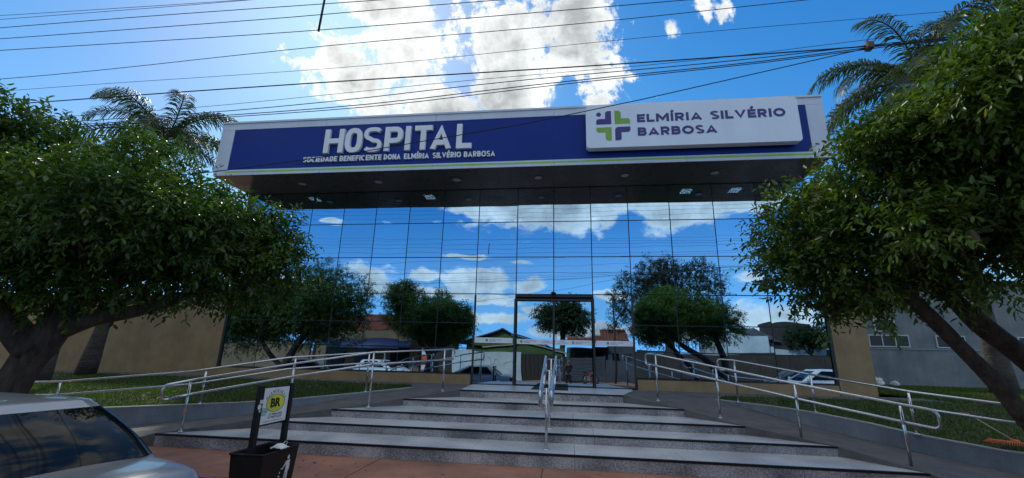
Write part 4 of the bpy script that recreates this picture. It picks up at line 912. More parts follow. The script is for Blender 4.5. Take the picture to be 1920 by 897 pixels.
# palms ------------------------------------------------------------------------
def frond_mesh(L_, rise, droop, seed, leaflet=.62):
    rng = random.Random(seed); vs = []; fs = []
    pts = []
    for i in range(19):
        t = i / 18; a = rise - droop * t ** 1.25
        pts.append((pts[-1] + Vector((math.cos(R(a)), 0, math.sin(R(a)))) * L_ / 18) if pts else Vector((0, 0, 0)))
    g = B(); g.tube(pts, [.028 * (1 - .85 * i / 18) + .003 for i in range(19)], 5)
    for i in range(150):
        t = .12 + .88 * i / 150; f = t * 18; k = min(int(f), 17); p = pts[k].lerp(pts[k + 1], f - k); d = (pts[k + 1] - pts[k]).normalized()
        s = -1 if i % 2 else 1; ln = leaflet * (math.sin(math.pi * (.12 + .82 * t)) ** .7) * rng.uniform(.8, 1.1)
        v = Vector((0, s, 0)) * rng.uniform(.55, .95) + d * rng.uniform(.35, .75) + Vector((0, 0, rng.uniform(-.1, .5))); v.normalize()
        w = d * .019; a = p; b = p + v * ln * .4; c = p + v * ln * .75 + Vector((0, 0, -ln * .28)); e = p + v * ln * .92 + Vector((0, 0, -ln * .62))
        g.add([a - w * .6, a + w * .6, b - w, b + w, c - w * .8, c + w * .8, e], [(0, 1, 3, 2), (2, 3, 5, 4), (4, 5, 6)])
    me_o = g.build('frond', M['palmleaf']); me = me_o.data
    at = me.attributes.new('tint', 'FLOAT', 'POINT'); at.data.foreach_set('value', np.clip(np.random.default_rng(seed).normal(.45, .2, len(me.vertices)), 0, .95).astype(np.float32))
    bpy.data.objects.remove(me_o); return me
FR = [frond_mesh(3.4, 62, 125, 1), frond_mesh(3.0, 35, 110, 2), frond_mesh(3.3, 78, 120, 3), frond_mesh(2.8, 10, 85, 4)]
def palm(label, base, top, rad, n, seed, scale=1.0, spec=None, off=0):
    o = root('queen_palm', base, label, 'palm tree'); q = random.Random(seed)
    g = B(); b = Vector(base); t = Vector(top); k = 16
    g.tube([b.lerp(t, i / k) + Vector((math.sin(i * .35) * .05, 0, 0)) for i in range(k + 1)], [rad * (1.25 - .4 * min(1, i / 3) - .25 * i / k) * (1 + .03 * (i % 2)) for i in range(k + 1)], 14); g.build('trunk', M['palmbark'], o)
    items = spec or [(360 / n * i + q.uniform(-12, 12) + off, i % 4, q.uniform(.85, 1.1)) for i in range(n)]
    for az, kind, sc in items:
        f = bpy.data.objects.new('frond', FR[kind]); COL.objects.link(f); f.parent = o; f.location = t - b + Vector((0, 0, q.uniform(-.1, .15)))
        f.rotation_euler = (R(q.uniform(-14, 14)), R(q.uniform(-8, 8)), R(az)); f.scale = (sc * scale,) * 3
    return o
palm('queen palm with drooping fronds standing at the tan wall on the left', (-14.4, -1.35, .78), (-13.7, -1.35, 8.3), .21, 20, 5, .92)
palm('second queen palm on the left, its low fronds beside the canopy corner', (-14.2, -2.6, .6), (-13.9, -2.5, 6.4), .15, 15, 6, .66, off=20)
palm('queen palm with grey trunk towering over the tree on the right', (14.4, 3.9, .79), (13.7, 3.5, 12.3), .30, 24, 8, 1.35)
palm('second queen palm on the right, half hidden behind the street tree', (12.2, -1.6, .79), (11.4, -1.4, 8.6), .18, 20, 12, .98)

nst = root('hanging_nest', (4.12, -8.52, 2.9), 'brown dried nest hanging among the leaves of the right street tree', 'nest')
g = B(); g.lathe([(.005, .085), (.035, .065), (.052, .02), (.055, -.02), (.04, -.06), (.012, -.08)], 4.12, -8.52, 10, 2.9); g.build('body', M['nest'], nst)
g = B(); g.tube([(4.12, -8.52, 2.98), (4.10, -8.52, 3.05), (4.06, -8.50, 3.12), (4.0, -8.45, 3.3)], .006, 5); g.tube([(4.11, -8.52, 2.83), (4.10, -8.53, 2.72)], .004, 5); g.build('twig', M['bark'], nst)

# ================================================================== CARS
def sedan(paint, label, loc, rz, L_=4.25, W_=1.70, H_=1.38, kind='sedan', name='parked_car', roof_paint=None, seats=True):
    o = root(name, loc, label, 'car', rz=rz)
    hw = W_ / 2; belt = .93 if kind != 'pickup' else 1.0
    nose = L_ / 2; tail = -L_ / 2
    # side profile of the deck line: x, z of hood/deck, half width
    if kind == 'hatch': st = [(tail, .86, .80), (tail + .06, .93, .90), (tail + .3, .95, .97), (-.2, .94, 1.0), (.75, .94, 1.0), (1.1, .90, .985), (nose - .35, .79, .94), (nose - .10, .70, .86), (nose, .58, .74)]
    else: st = [(tail, .74, .80), (tail + .045, .865, .875), (tail + .14, .905, .915), (tail + .45, .935, .96), (-.9, .95, .99), (0, .94, 1.0), (.75, .94, 1.0), (1.05, .91, .985), (nose - .45, .80, .95), (nose - .12, .70, .87), (nose, .58, .74)]
    rows = []
    for x, zd, wf in st:
        w = hw * wf; zb = .24 if tail + .3 < x < nose - .3 else .34
        prof = [(0, zb), (w * .86, zb), (w * .97, zb + .12), (w * 1.0, .50), (w * .995, max(.55, zd - .22)), (w * .965, zd - .09), (w * .92, zd - .025), (w * .84, zd), (w * .5, zd + .018), (0, zd + .024)]
        rows.append([(x, -a, z) for a, z in prof][::1] + [(x, a, z) for a, z in prof[:-1][::-1]])
    g = B(); g.grid(rows, flip=True)
    for e in (0, -1):
        n = len(rows[e]); g.add(rows[e], [tuple(range(n)) if e else tuple(range(n))[::-1]])
    body = g.build('body', M[paint], o, local=True)
    md = body.modifiers.new('sub', 'SUBSURF'); md.levels = 2; md.render_levels = 2
    # greenhouse: rings between the belt and the roof
    if kind == 'hatch': xb0, xb1, xt0, xt1 = tail + .10, 1.15, tail + .55, .25
    else: xb0, xb1, xt0, xt1 = tail + .56, 1.12, tail + 1.14, .30
    wb, wt = hw * .93, hw * .735; zb, zt = belt - .02, H_ - .05
    def ring(x0, x1, w, rc, n=7):
        pts = []
        for cx, cy, a0 in ((x0 + rc, -w + rc, 180), (x1 - rc, -w + rc, 270), (x1 - rc, w - rc, 0), (x0 + rc, w - rc, 90)):
            for i in range(n): a = R(a0 + 90 * i / (n - 1)); pts.append((cx + rc * math.cos(a), cy + rc * math.sin(a)))
        return pts
    rb = ring(xb0, xb1, wb, .16); rt = ring(xt0, xt1, wt, .14); N = len(rb)
    bowx = lambda x, y, w: x + (.05 * (1 - (y / w) ** 2) * (1 if x > 0 else -1))
    rb = [(bowx(x, y, wb), y) for x, y in rb]; rt = [(bowx(x, y, wt), y) for x, y in rt]
    def P(u, v, out=0.0):
        i = int(u) % N; j = (i + 1) % N; f = u - int(u)
        b = Vector((rb[i][0] * (1 - f) + rb[j][0] * f, rb[i][1] * (1 - f) + rb[j][1] * f, zb)); t = Vector((rt[i][0] * (1 - f) + rt[j][0] * f, rt[i][1] * (1 - f) + rt[j][1] * f, zt))
        p = b.lerp(t, v); c = Vector(((xb0 + xb1) / 2, 0, 0)); d = Vector((p.x - c.x, p.y, 0)).normalized()
        return p + d * (.045 * math.sin(math.pi * v) + out) + Vector((0, 0, out * .6))
    g = B(); rows = [[tuple(P(u % N, v)) for u in range(N + 1)] for v in (0, .15, .35, .55, .75, .9, 1.0)]
    cxr = (xt0 + xt1) / 2
    for s, dz in ((.97, .022), (.88, .036), (.6, .047), (.3, .051), (.02, .052)):
        rows.append([(cxr + (q[0] - cxr) * s, q[1] * s, zt + dz) for q in [P(u % N, 1.0) for u in range(N + 1)]])
    g.grid(rows); cab = g.build('cabin', M[roof_paint or paint], o, local=True)
    def glass(nm, u0, u1, v0, v1, n=10, lab=None):
        g = B(); us = [u0 + (u1 - u0) * i / n for i in range(n + 1)]; vsx = [v0 + (v1 - v0) * i / 5 for i in range(6)]
        g.grid([[tuple(P(u % N, v, .007)) for u in us] for v in vsx]); g.grid([[tuple(P(u % N, v, .001)) for u in us] for v in vsx], flip=True)
        g.build(nm, M['carglass'], o, local=True)
    # ring index: corner k spans 7k..7k+6 ; rear corners are k=0 (right) and k=3 (left); front k=1, k=2
    glass('side_window', 6.15, 6.42, .10, .90); glass('side_window', 6.45, 6.92, .10, .90); glass('side_window', 20.08, 20.55, .10, .90); glass('side_window', 20.58, 20.85, .10, .90)
    glass('windscreen', 11.5, 15.5, .08, .93, 14)
    glass('rear_window', 25.2, 30.4 + .4, .07, .93, 16)
    for s in (-1, 1):
        g = B(); g.prism(roundpoly(s * hw * .62 if s > 0 else -hw * .90, s * hw * .90 if s > 0 else -hw * .62, .60, .80, .03, 3), 'x', tail + .015, tail - .012)
        g.box(tail + .0, tail + .16, min(s * hw * .885, s * hw * .93), max(s * hw * .885, s * hw * .93), .60, .80)
        t_ = g.build('tail_lamp', M['redlamp'], o, local=True, bevel=.006)
        g = B(); a, b = sorted((s * hw * .5, s * hw * .84)); g.prism(roundpoly(a, b, .56, .69, .04, 3), 'x', nose - .10, nose + .0); g.build('headlight', M['whitelamp'], o, local=True)
        g = B(); a, b = sorted((s * (hw + .01), s * (hw + .17))); g.box(.78, .92, a, b, .93, 1.06); g.build('wing_mirror', M[paint], o, local=True, bevel=.02)
    for x in (tail + .82, nose - .85):
        for s in (-1, 1):
            w = root('wheel', (0, 0, 0)); w.parent = o; w.location = (x, s * (hw - .085), .30)
            g = B(); prof = [(.19, -.09), (.28, -.095), (.30, -.07), (.30, .07), (.28, .095), (.19, .09)]; n = 24
            g.smooth = True; g.add([(r * math.cos(2 * math.pi * j / n), y, r * math.sin(2 * math.pi * j / n)) for r, y in prof for j in range(n)], [(i * n + j, (i + 1) * n + j, (i + 1) * n + (j + 1) % n, i * n + (j + 1) % n) for i in range(5) for j in range(n)])
            g.build('tyre', M['tyre'], w, local=True)
            g = B()
            g.prism([(.19 * math.cos(2 * math.pi * j / 20), .19 * math.sin(2 * math.pi * j / 20)) for j in range(20)], 'y', -.06, .06)
            for j in range(5): a = 2 * math.pi * j / 5; g.bar((0, s * .075, 0), (.18 * math.cos(a), s * .07, .18 * math.sin(a)), .05, .03, up=(0, 1, 0))
            g.build('rim', M['rim'], w, local=True)
            g = B(); n = 18; arcp = [(.36 * math.cos(math.pi * j / n), .36 * math.sin(math.pi * j / n)) for j in range(n + 1)] + [(.30 * math.cos(math.pi * (n - j) / n), .30 * math.sin(math.pi * (n - j) / n)) for j in range(n + 1)]
            g.prism(arcp, 'y', s * .075, s * .098); g.build('wheel_arch', M['tyre'], w, local=True)
    g = B(); g.box(tail - .004, tail + .05, -.26, .26, .46, .58); g.build('number_plate', M['white'], o, local=True)
    g = B(); g.box(tail - .02, tail + .2, -hw * .78, hw * .78, .33, .42); g.box(nose - .2, nose + .01, -hw * .72, hw * .72, .33, .42); g.build('bumper_strip', M['rubber'], o, local=True)
    g = B(); g.grid([[(tail + .055 + .01 * k, y, .885 + .004 * k) for k in range(2)] for y in (-hw * .7, hw * .7)], smooth=False)
    return o
ca = sedan('carpaint', 'silver blue sedan in the lower left corner, its tinted rear window towards us', (-5.0, -10.40, -.18), R(180 - 6.5))
sedan('carwhite', 'white sedan mirrored low in the right panes beside the darker car', (12.3, -11.2, -.15), R(180), L_=4.7, H_=1.5)
sedan('cardark', 'dark sedan parked across the street, mirrored behind the white one on the right', (14.3, -17.8, -.2), R(180), L_=4.2)
sedan('carwhite', 'white hatchback mirrored behind the left handrail below the blue awning', (-13.2, -17.8, -.2), R(8), L_=3.7, H_=1.48, kind='hatch')
sedan('cardark', 'dark sedan mirrored at the left edge of the glass', (-15.4, -11.4, -.2), R(180), L_=4.2)

# ================================================================== BIN
bn = root('litter_bin', (-3.5, -8.2, -.02), 'black litter bin with two posts holding a small MARMORARIA advertisement', 'bin')
g = B(); X0, X1, Y0, Y1 = -3.70, -3.30, -8.56, -7.90; zt = .50; zb = .04; k = .03
out = [(X0, Y0), (X1, Y0), (X1, Y1), (X0, Y1)]; low = [(X0 + k, Y0 + k), (X1 - k, Y0 + k), (X1 - k, Y1 - k), (X0 + k, Y1 - k)]
th = .012; inn = [(X0 + th, Y0 + th), (X1 - th, Y0 + th), (X1 - th, Y1 - th), (X0 + th, Y1 - th)]
vs = [(x, y, zb) for x, y in low] + [(x, y, zt) for x, y in out] + [(x, y, zt) for x, y in inn] + [(x * 1, y, .14) for x, y in [(X0 + k + th, Y0 + k + th), (X1 - k - th, Y0 + k + th), (X1 - k - th, Y1 - k - th), (X0 + k + th, Y1 - k - th)]]
fs = [(3, 2, 1, 0), (12, 13, 14, 15)] + [(i, (i + 1) % 4, (i + 1) % 4 + 4, i + 4) for i in range(4)] + [(i + 4, (i + 1) % 4 + 4, (i + 1) % 4 + 8, i + 8) for i in range(4)] + [(i + 8, (i + 1) % 4 + 8, (i + 1) % 4 + 12, i + 12) for i in range(4)]
g.add(vs, fs); g.build('container', M['black'], bn, bevel=.006)
g = B(); g.tube(rnd([(X0 - .004, Y0 - .004, zt), (X1 + .004, Y0 - .004, zt), (X1 + .004, Y1 + .004, zt), (X0 - .004, Y1 + .004, zt), (X0 - .004, Y0, zt)], .03), .012, 6); g.build('rim', M['black'], bn)
for y in (-8.49, -7.93):
    g = B(); g.box(-3.535, -3.475, y - .03, y + .03, -.02, 1.215); g.build('post', M['black'], bn, bevel=.004)
g = B(); g.box(-3.512, -3.496, -8.458, -7.962, .765, 1.195); bo = g.build('sign_frame', M['black'], bn)
g = B(); g.box(-3.4955, -3.490, -8.445, -7.975, .785, 1.180); po = g.build('poster', M['poster'], bn)
PY0, PY1, PZ0, PZ1 = -8.445, -7.975, .785, 1.180; PX = -3.4888
g = B(); n = 28; cy, cz = (PY0 + PY1) / 2, 1.005
g.prism([(cy + .165 * math.cos(2 * math.pi * i / n), cz + .095 * math.sin(2 * math.pi * i / n)) for i in range(n)], 'x', -3.4899, -3.4892); g.build('yellow_oval', M['yellow'], po)
g = B(); n = 40
g.add([(-3.4890, cy + r * 1.0 * math.cos(2 * math.pi * i / n) * (1), cz + r * .585 * math.sin(2 * math.pi * i / n)) for r in (.163, .172) for i in range(n)], [(i, (i + 1) % n, (i + 1) % n + n, i + n) for i in range(n)])
text_on(g, 'BR', cy - .095, cy + .095, cz - .048, cz + .055, -3.4885, -3.4889, .05, 'yz')
# arched word
wd = 'MARMORARIA'
for i, ch in enumerate(wd):
    t = (i + .5) / len(wd) * 2 - 1; a = t * 1.02; yy = cy + .205 * math.sin(a); zz = cz - .06 + .205 * math.cos(a) * .95
    v, f = glyph(ch, 0.0, 3); lo = v.min(0); hi = v.max(0); wch = .026 if ch != 'I' else .008
    if ch == 'M': wch = .032
    q = [(-3.4886 - .0004 * (pt[2] < 0), yy + math.cos(a) * ((pt[0] - lo[0]) / (hi[0] - lo[0]) - .5) * wch + math.sin(a) * ((pt[1] - lo[1]) / (hi[1] - lo[1]) - .5) * .042,
          zz - math.sin(a) * ((pt[0] - lo[0]) / (hi[0] - lo[0]) - .5) * wch + math.cos(a) * ((pt[1] - lo[1]) / (hi[1] - lo[1]) - .5) * .042) for pt in v]
    g.add(q, f)
text_on(g, '67 99664-3452', cy - .10, cy + .15, .868, .892, -3.4885, -3.4889, .02, 'yz'); text_on(g, '67 99627-6234', cy - .11, cy + .145, .836, .860, -3.4885, -3.4889, .02, 'yz')
text_on(g, 'R. BENEDITO DOS SANTOS, 1387', cy - .19, cy + .17, .800, .814, -3.4885, -3.4889, 0, 'yz')
g.build('poster_print', M['black'], po)
g = B(); g.box(-3.4888, -3.4882, PY0 - .0, PY0 + .105, .905, .945); g.box(-3.4888, -3.4882, PY0, PY0 + .095, .950, .962); g.box(-3.4888, -3.4882, PY0, PY0 + .09, .88, .897); g.build('sticker', M['teal'], po)
g = B(); g.prism([(-8.515 + .03 * math.cos(t / 8 * math.pi) * 1, .985 + .03 * math.sin(t / 8 * math.pi)) for t in range(16)], 'x', -3.474, -3.472); g.box(-3.4745, -3.472, -8.518, -8.468, 1.02, 1.06); g.box(-3.4745, -3.472, -8.515, -8.49, .93, .95); g.build('sticker', M['white'], bn)
# tidy figure on the long face (+x side, follows its slope)
def onface(y, z):
    t = (z - zb) / (zt - zb); return (X1 - k + k * t + .003, y, z)
g = B()
def fpoly(pts): g.add([onface(y, z) for y, z in pts], [tuple(range(len(pts)))])
fy = -8.08
fpoly([(fy + .022 * math.cos(a / 10 * 2 * math.pi), .395 + .024 * math.sin(a / 10 * 2 * math.pi)) for a in range(10)])
fpoly([(fy - .035, .36), (fy + .04, .365), (fy + .045, .25), (fy + .03, .25), (fy + .028, .10), (fy + .004, .10), (fy + .0, .23), (fy - .010, .23), (fy - .02, .10), (fy - .045, .10), (fy - .025, .26)])
fpoly([(fy - .035, .36), (fy - .022, .335), (fy - .085, .275), (fy - .115, .285), (fy - .11, .295), (fy - .088, .292)])
for yy, zz in ((fy - .125, .25), (fy - .135, .215), (fy - .12, .20)): fpoly([(yy - .008, zz - .01), (yy + .008, zz - .01), (yy + .008, zz + .01), (yy - .008, zz + .01)])
fpoly([(fy - .175, .17), (fy - .165, .17), (fy - .155, .10), (fy - .165, .10)]); fpoly([(fy - .095, .17), (fy - .085, .17), (fy - .105, .10), (fy - .115, .10)]); fpoly([(fy - .165, .112), (fy - .105, .112), (fy - .105, .10), (fy - .165, .10)])
g.build('bin_pictogram', M['white'], bn)
mk = root('face_mask', (-3.32, -8.28, .51), 'crumpled white face mask lying on the rim of the black bin', 'face mask')
g = B(); nx, ny = 8, 8; q = random.Random(2)
g.grid([[(-3.40 + .16 * i / nx + .01 * q.random(), -8.34 + .13 * j / ny + .012 * q.random(), .522 + .045 * math.sin(math.pi * i / nx) * math.sin(math.pi * j / ny) + .014 * q.random()) for j in range(ny + 1)] for i in range(nx + 1)])
mo = g.build('cloth', M['white'], mk); md = mo.modifiers.new('t', 'SOLIDIFY'); md.thickness = .004
g = B(); g.tube(rnd([(-3.33, -8.22, .535), (-3.33, -8.15, .58), (-3.33, -8.10, .565), (-3.33, -8.14, .525), (-3.33, -8.2, .53)], .03), .0035, 5); g.build('ear_loop', M['white'], mk)

# rake and bags ---------------------------------------------------------------------
rk = root('leaf_rake', (6.75, -5.25, .44), 'orange plastic fan rake lying on the right lawn by the curb wall', 'rake')
g = B(); hub = Vector((7.0, -4.95, .50))
for i in range(21):
    a = R(168 + 84 * (i / 20)); e = hub + Vector((.40 * math.cos(a), .40 * math.sin(a) * .9, .0 - .02)); m_ = hub.lerp(e, .8) + Vector((0, 0, .035))
    t = B(); t.tube([hub + (e - hub) * .12, m_, e], .0065, 5); t.build('tine', M['orange'], rk)
g = B(); g.lathe([(.05, -.012), (.05, .02), (.02, .03)], hub.x, hub.y, 10, hub.z); g.build('hub', M['orange'], rk)
g = B(); g.tube([hub, hub + Vector((-.02, .75, .33)), hub + Vector((-.05, 1.3, .29))], .011, 7); g.build('handle', M['wood'], rk)
for lab, x, y, s, sd in (('crumpled white plastic bag at the foot of the annex wall, left and larger one', 12.95, 7.85, .26, 1), ('smaller white plastic bag at the foot of the annex wall, right one', 13.65, 7.9, .17, 2)):
    q = random.Random(sd); g = B(); g.smooth = True
    rows = []
    for i in range(7):
        t = i / 6; rr = s * math.sin(math.pi * (.15 + .8 * t)) ** .6; rows.append([(x + rr * math.cos(j / 9 * 2 * math.pi) * q.uniform(.7, 1.25), y + rr * math.sin((j % 9) / 9 * 2 * math.pi) * q.uniform(.7, 1.2), .80 + s * 1.3 * t * q.uniform(.9, 1.1)) for j in range(9)])
        rows[-1].append(rows[-1][0])
    g.grid(rows, smooth=False); tag(g.build('plastic_bag', M['white']), lab, 'plastic bag')
# ================================================================== CABLES
PXL, PXR, CYY = -26, 21, -7.9
def cable(label, pts, r=.011, y=CYY, zl=None, zr=None, grp='overhead cables strung along the street'):
    """runs through the given (x,z) points and on to the poles, in one vertical plane, with a little slack"""
    P = sorted(pts); (xa, za), (xb, zb_) = P[0], P[-1]
    sl = (P[1][1] - za) / (P[1][0] - xa); sr = (zb_ - P[-2][1]) / (xb - P[-2][0])
    full = [(PXL, zl if zl is not None else za + sl * (PXL - xa) * .8 + .12)] + P + ([(PXR, zr if zr is not None else zb_ + sr * (PXR - xb) * .6 + .05)] if xb < PXR - 1 else [])
    X = np.array([p[0] for p in full]); Z = np.array([p[1] for p in full]); out = []
    for x in np.linspace(X[0], X[-1], 60):
        z = np.interp(x, X, Z); out.append((x, y + .03 * math.sin(x * .4 + z * 9), z))
    # soften the joints
    zz = np.array([o[2] for o in out]); zz[1:-1] = (zz[:-2] + 2 * zz[1:-1] + zz[2:]) / 4; out = [(o[0], o[1], z) for o, z in zip(out, zz)]
    g = B(); g.tube(out, r * .62, 5); return tag(g.build('overhead_cable', M['cable']), label, 'cable', grp)
cable('overhead wire leaving the top edge of the view, first on the left', [(-10.38, 7.48), (-5.8, 7.39), (3, 7.3)], .007)
cable('overhead wire meeting the first one at the top left edge', [(-10.33, 7.36), (-5.8, 7.37), (3, 7.42)], .007)
cable('overhead wire touching the top of the hanging spacer rod', [(-10.26, 7.17), (-3.08, 7.12), (3, 7.15)], .010)
cable('overhead wire crossing the middle of the spacer rod', [(-10.18, 6.97), (-4.54, 6.90), (-.67, 6.91), (4, 6.97)], .010)
cable('overhead wire at the bottom end of the spacer rod', [(-10.07, 6.68), (-4.49, 6.65), (1.39, 6.65), (4, 6.67)], .010)
cable('overhead wire just below the spacer rod, rising to the right', [(-9.84, 6.10), (-4.43, 6.26), (1.38, 6.46), (3.4, 6.52)], .009)
cable('thin overhead wire above the thick telephone cable', [(-9.73, 5.81), (-2.95, 5.92), (1.36, 6.06), (4.57, 6.19)], .006)
cable('thick telephone cable, topmost of the bundle above the hospital sign', [(-9.09, 5.58), (-4.32, 5.61), (1.33, 5.69), (4.03, 5.72)], .015)
cable('thin upper wire of the bundle that joins near the right tree', [(-6.26, 5.32), (-2.89, 5.44), (1.33, 5.64), (4.53, 5.84)], .006)
cable('middle cable of the bundle that joins near the right tree', [(-5.71, 5.22), (-2.88, 5.34), (1.33, 5.57), (4.02, 5.735)], .010)
cable('upper of the two lowest parallel cables above the canopy', [(-5.53, 5.14), (-2.87, 5.235), (1.32, 5.48), (4.02, 5.71)], .011)
cable('lower of the two lowest parallel cables above the canopy', [(-5.52, 5.10), (-2.87, 5.19), (1.32, 5.445), (4.01, 5.69)], .010)
g = B(); g.tube([(4.01, -7.9, 5.69), (1.01, -7.9, 5.07), (-.61, -7.9, 4.77), (-3, -7.9, 4.43), (-5.29, -7.9, 4.19), (-9, -8.0, 3.9), (-26, -8, 4.6)], .007, 5)
tag(g.build('drop_cable', M['cable']), 'single cable sagging diagonally across the hospital sign', 'cable')
for i, z in enumerate((8.6, 8.95, 9.3)):
    cable(('lowest', 'middle', 'highest')[i] + ' of the three power lines mirrored near the top of the glass', [(-12, z), (0, z - .1), (12, z + .05)], .009, y=-8.0 - .35 * i, zl=z + .2, zr=z + .2)
g = B(); g.tube([(-3.955, -7.9, 6.6), (-3.94, -7.9, 7.22)], .018, 6); tag(g.build('spacer_rod', M['cable']), 'short dark rod holding the overhead wires apart', 'spacer')
g = B(); g.box(3.97, 4.05, -7.95, -7.85, 5.66, 5.76); g.tube([(4.0, -7.9, 5.63), (4.0, -7.9, 5.80)], .02, 6); tag(g.build('cable_clamp', M['nest'], bevel=.01), 'small rusty clamp gathering the cables near the right tree', 'clamp')
def upole(x, y, h, label, arms=((8.9, 2.0),), rr=(.17, .11), pm='pole'):
    o = root('utility_pole', (x, y, -.2), label, 'utility pole')
    g = B(); g.tube([(x, y, -.3), (x, y, h)], list(rr), 12); g.build('pole', M[pm], o)
    for z, w in arms:
        g = B(); g.box(x - w / 2, x + w / 2, y - .06, y + .06, z - .06, z + .06); a = g.build('crossarm', M['pole'], o)
        for k in (-.45, -.2, .2, .45):
            g = B(); g.lathe([(.03, 0), (.05, .04), (.03, .08), (.05, .12), (.02, .16)], x + w * k, y, 8, z + .061); g.build('insulator', M['curbtop'], a)
    return o
upole(PXL, -8.05, 9.6, 'concrete utility pole at the left end of the cables', ((8.9, .3),))
upole(PXR, -8.05, 9.6, 'concrete utility pole at the right end of the cables', ((8.9, .3),))
upole(-17.6, -31, 7.9, 'far utility pole with crossarm mirrored above the red parapet', ((7.4, 1.6), ))
upole(3.25, -20.4, 6.2, 'plain thin utility pole mirrored right of the doorway', (), (.08, .055), 'bark')

# ================================================================== ACROSS THE STREET (seen mirrored in the glass)
def bx(name, mt, x0, x1, y0, y1, z0, z1, parent=None, bevel=0):
    g = B(); g.box(x0, x1, y0, y1, z0, z1); return g.build(name, M[mt], parent, bevel=bevel)
def thing_box(name, mt, dims, label, cat):
    return tag(bx(name, mt, *dims), label, cat)
ww = root('boundary_wall', (-6, -22, -.06), 'stained white wall with faint graffiti, mirrored left of the doorway', 'wall')
bx('wall_body', 'whitewall', -9.3, -3.98, -22.15, -22, -.1, 2.08, ww); bx('pillar', 'whitewall', -3.975, -3.66, -22.2, -21.9, -.1, 2.04, ww)
g = B()
for sd, cx in ((1, -7.4), (2, -6.3), (3, -5.0)):
    q = random.Random(sd); p = [(cx + i * .16, -21.992, 1.35 + q.uniform(-.3, .3)) for i in range(6)]; g.tube(p, .014, 4)
g.build('graffiti', M['rooffar'], ww)
gt = root('sheet_gate', (-1.8, -22, -.06), 'brown corrugated sheet gate of the green house', 'gate')
for i in range(11): g = B(); g.box(-3.65 + i * .328, -3.65 + i * .328 + .30, -22.04, -22.0 - .012 * (i % 2), .0, 1.92); g.build('sheet', M['gatebrown'], gt)
bx('rail', 'frame', -3.65, -.05, -22.10, -22.045, 1.80, 1.88, gt)
thing_box('gate_post', 'greenwall', (-.22, .0, -22.15, -21.9, -.1, 2.15), 'green post between the brown gate and the grey slatted gate', 'post')
gh = root('green_house', (-4.5, -26, -.1), 'low green house with gabled roof and carport behind the white wall', 'house')
bx('wall', 'greenwall', -9.0, -.5, -30, -25.2, -.3, 2.62, gh)
g = B(); g.prism([(-9.3, 2.63), (-1.9, 2.63), (-5.6, 3.95)], 'y', -30.3, -24.9); g.build('gable', M['greenwall'], gh)
for a, b in (((-9.6, 2.60), (-5.6, 4.04)), ((-5.6, 4.04), (-1.6, 2.60))):
    g = B(); g.add([(a[0], -24.6, a[1]), (b[0], -24.6, b[1]), (b[0], -30.4, b[1]), (a[0], -30.4, a[1]), (a[0], -24.6, a[1] + .08), (b[0], -24.6, b[1] + .08), (b[0], -30.4, b[1] + .08), (a[0], -30.4, a[1] + .08)],
                   [(0, 1, 2, 3), (7, 6, 5, 4), (0, 4, 5, 1), (1, 5, 6, 2), (2, 6, 7, 3), (3, 7, 4, 0)]); g.build('roof', M['rooffar'], gh)
g = B(); g.bar((-7.0, -23.0, 2.48), (-3.6, -23.0, 2.80), .14, .10); g.bar((-3.6, -23.0, 2.80), (-.2, -23.0, 2.18), .14, .10); g.build('carport_fascia', M['wood'], gh)
g = B(); g.add([(-7, -23.05, 2.5), (-3.6, -23.05, 2.82), (-3.6, -25.1, 2.85), (-7, -25.1, 2.55)], [(0, 1, 2, 3)]); g.add([(-3.6, -23.05, 2.82), (-.2, -23.05, 2.2), (-.2, -25.1, 2.25), (-3.6, -25.1, 2.85)], [(0, 1, 2, 3)])
o_ = g.build('carport_roof', M['rooffar'], gh); md = o_.modifiers.new('t', 'SOLIDIFY'); md.thickness = .04
g = B(); g.add([(-6.6, -23.1, 2.35), (-3.6, -23.1, 2.7), (-.6, -23.1, 2.15), (-.6, -23.1, 1.9), (-6.6, -23.1, 1.9)], [(0, 1, 2, 3, 4)]); o_ = g.build('carport_gable', M['greenwall'], gh); md = o_.modifiers.new('t', 'SOLIDIFY'); md.thickness = .05
bx('window', 'window', -8.3, -7.3, -25.19, -25.15, 1.2, 2.1, gh); bx('garage_door', 'window', -6.2, -1.2, -25.19, -25.15, 0, 2.1, gh)
th_ = root('tiled_house', (2.3, -26, -.1), 'low house with red clay tiled roofs and a dark porch', 'house')
bx('wall', 'greywall', -.2, 5.2, -30, -25.5, -.3, 2.7, th_); bx('porch_shade', 'window', .1, 2.7, -25.49, -25.45, .2, 2.6, th_)  # near-black sheet standing in for the shade in the porch opening
bx('front_wall', 'greywall', 3.0, 5.25, -25.49, -24.2, -.3, 2.75, th_); bx('door', 'gatebrown', 4.3, 4.9, -24.19, -24.15, 0, 2.2, th_); bx('window', 'window', 3.35, 3.9, -24.19, -24.15, 1.3, 2.2, th_)
def tiled(x0, x1, ya, za, yb, zb_, parent):
    rf = B(); rf.add([(x0, ya, za - .03), (x1, ya, za - .03), (x1, yb, zb_ - .03), (x0, yb, zb_ - .03)], [(0, 1, 2, 3)]); r_ = rf.build('roof', M['tile'], parent)
    nx = int((x1 - x0) / .22); ny = 7
    for j in range(ny):
        t0, t1 = j / ny, (j + 1.12) / ny
        for i in range(nx):
            xa = x0 + (x1 - x0) * i / nx; w = (x1 - x0) / nx; g = B(); rows = []
            for t in (t0, t1):
                y = ya + (yb - ya) * t; z = za + (zb_ - za) * t + (.03 if t == t0 else 0)
                rows.append([(xa + w * (.5 - .48 * math.cos(a)), y, z + .055 * math.sin(a)) for a in (0, .8, 1.57, 2.34, 3.14)])
            g.grid(rows); g.build('tile', M['tile'], r_)
tiled(-.2, 2.75, -23.3, 2.98, -25.5, 3.62, th_); tiled(2.55, 4.7, -24.0, 3.05, -26.2, 4.05, th_)
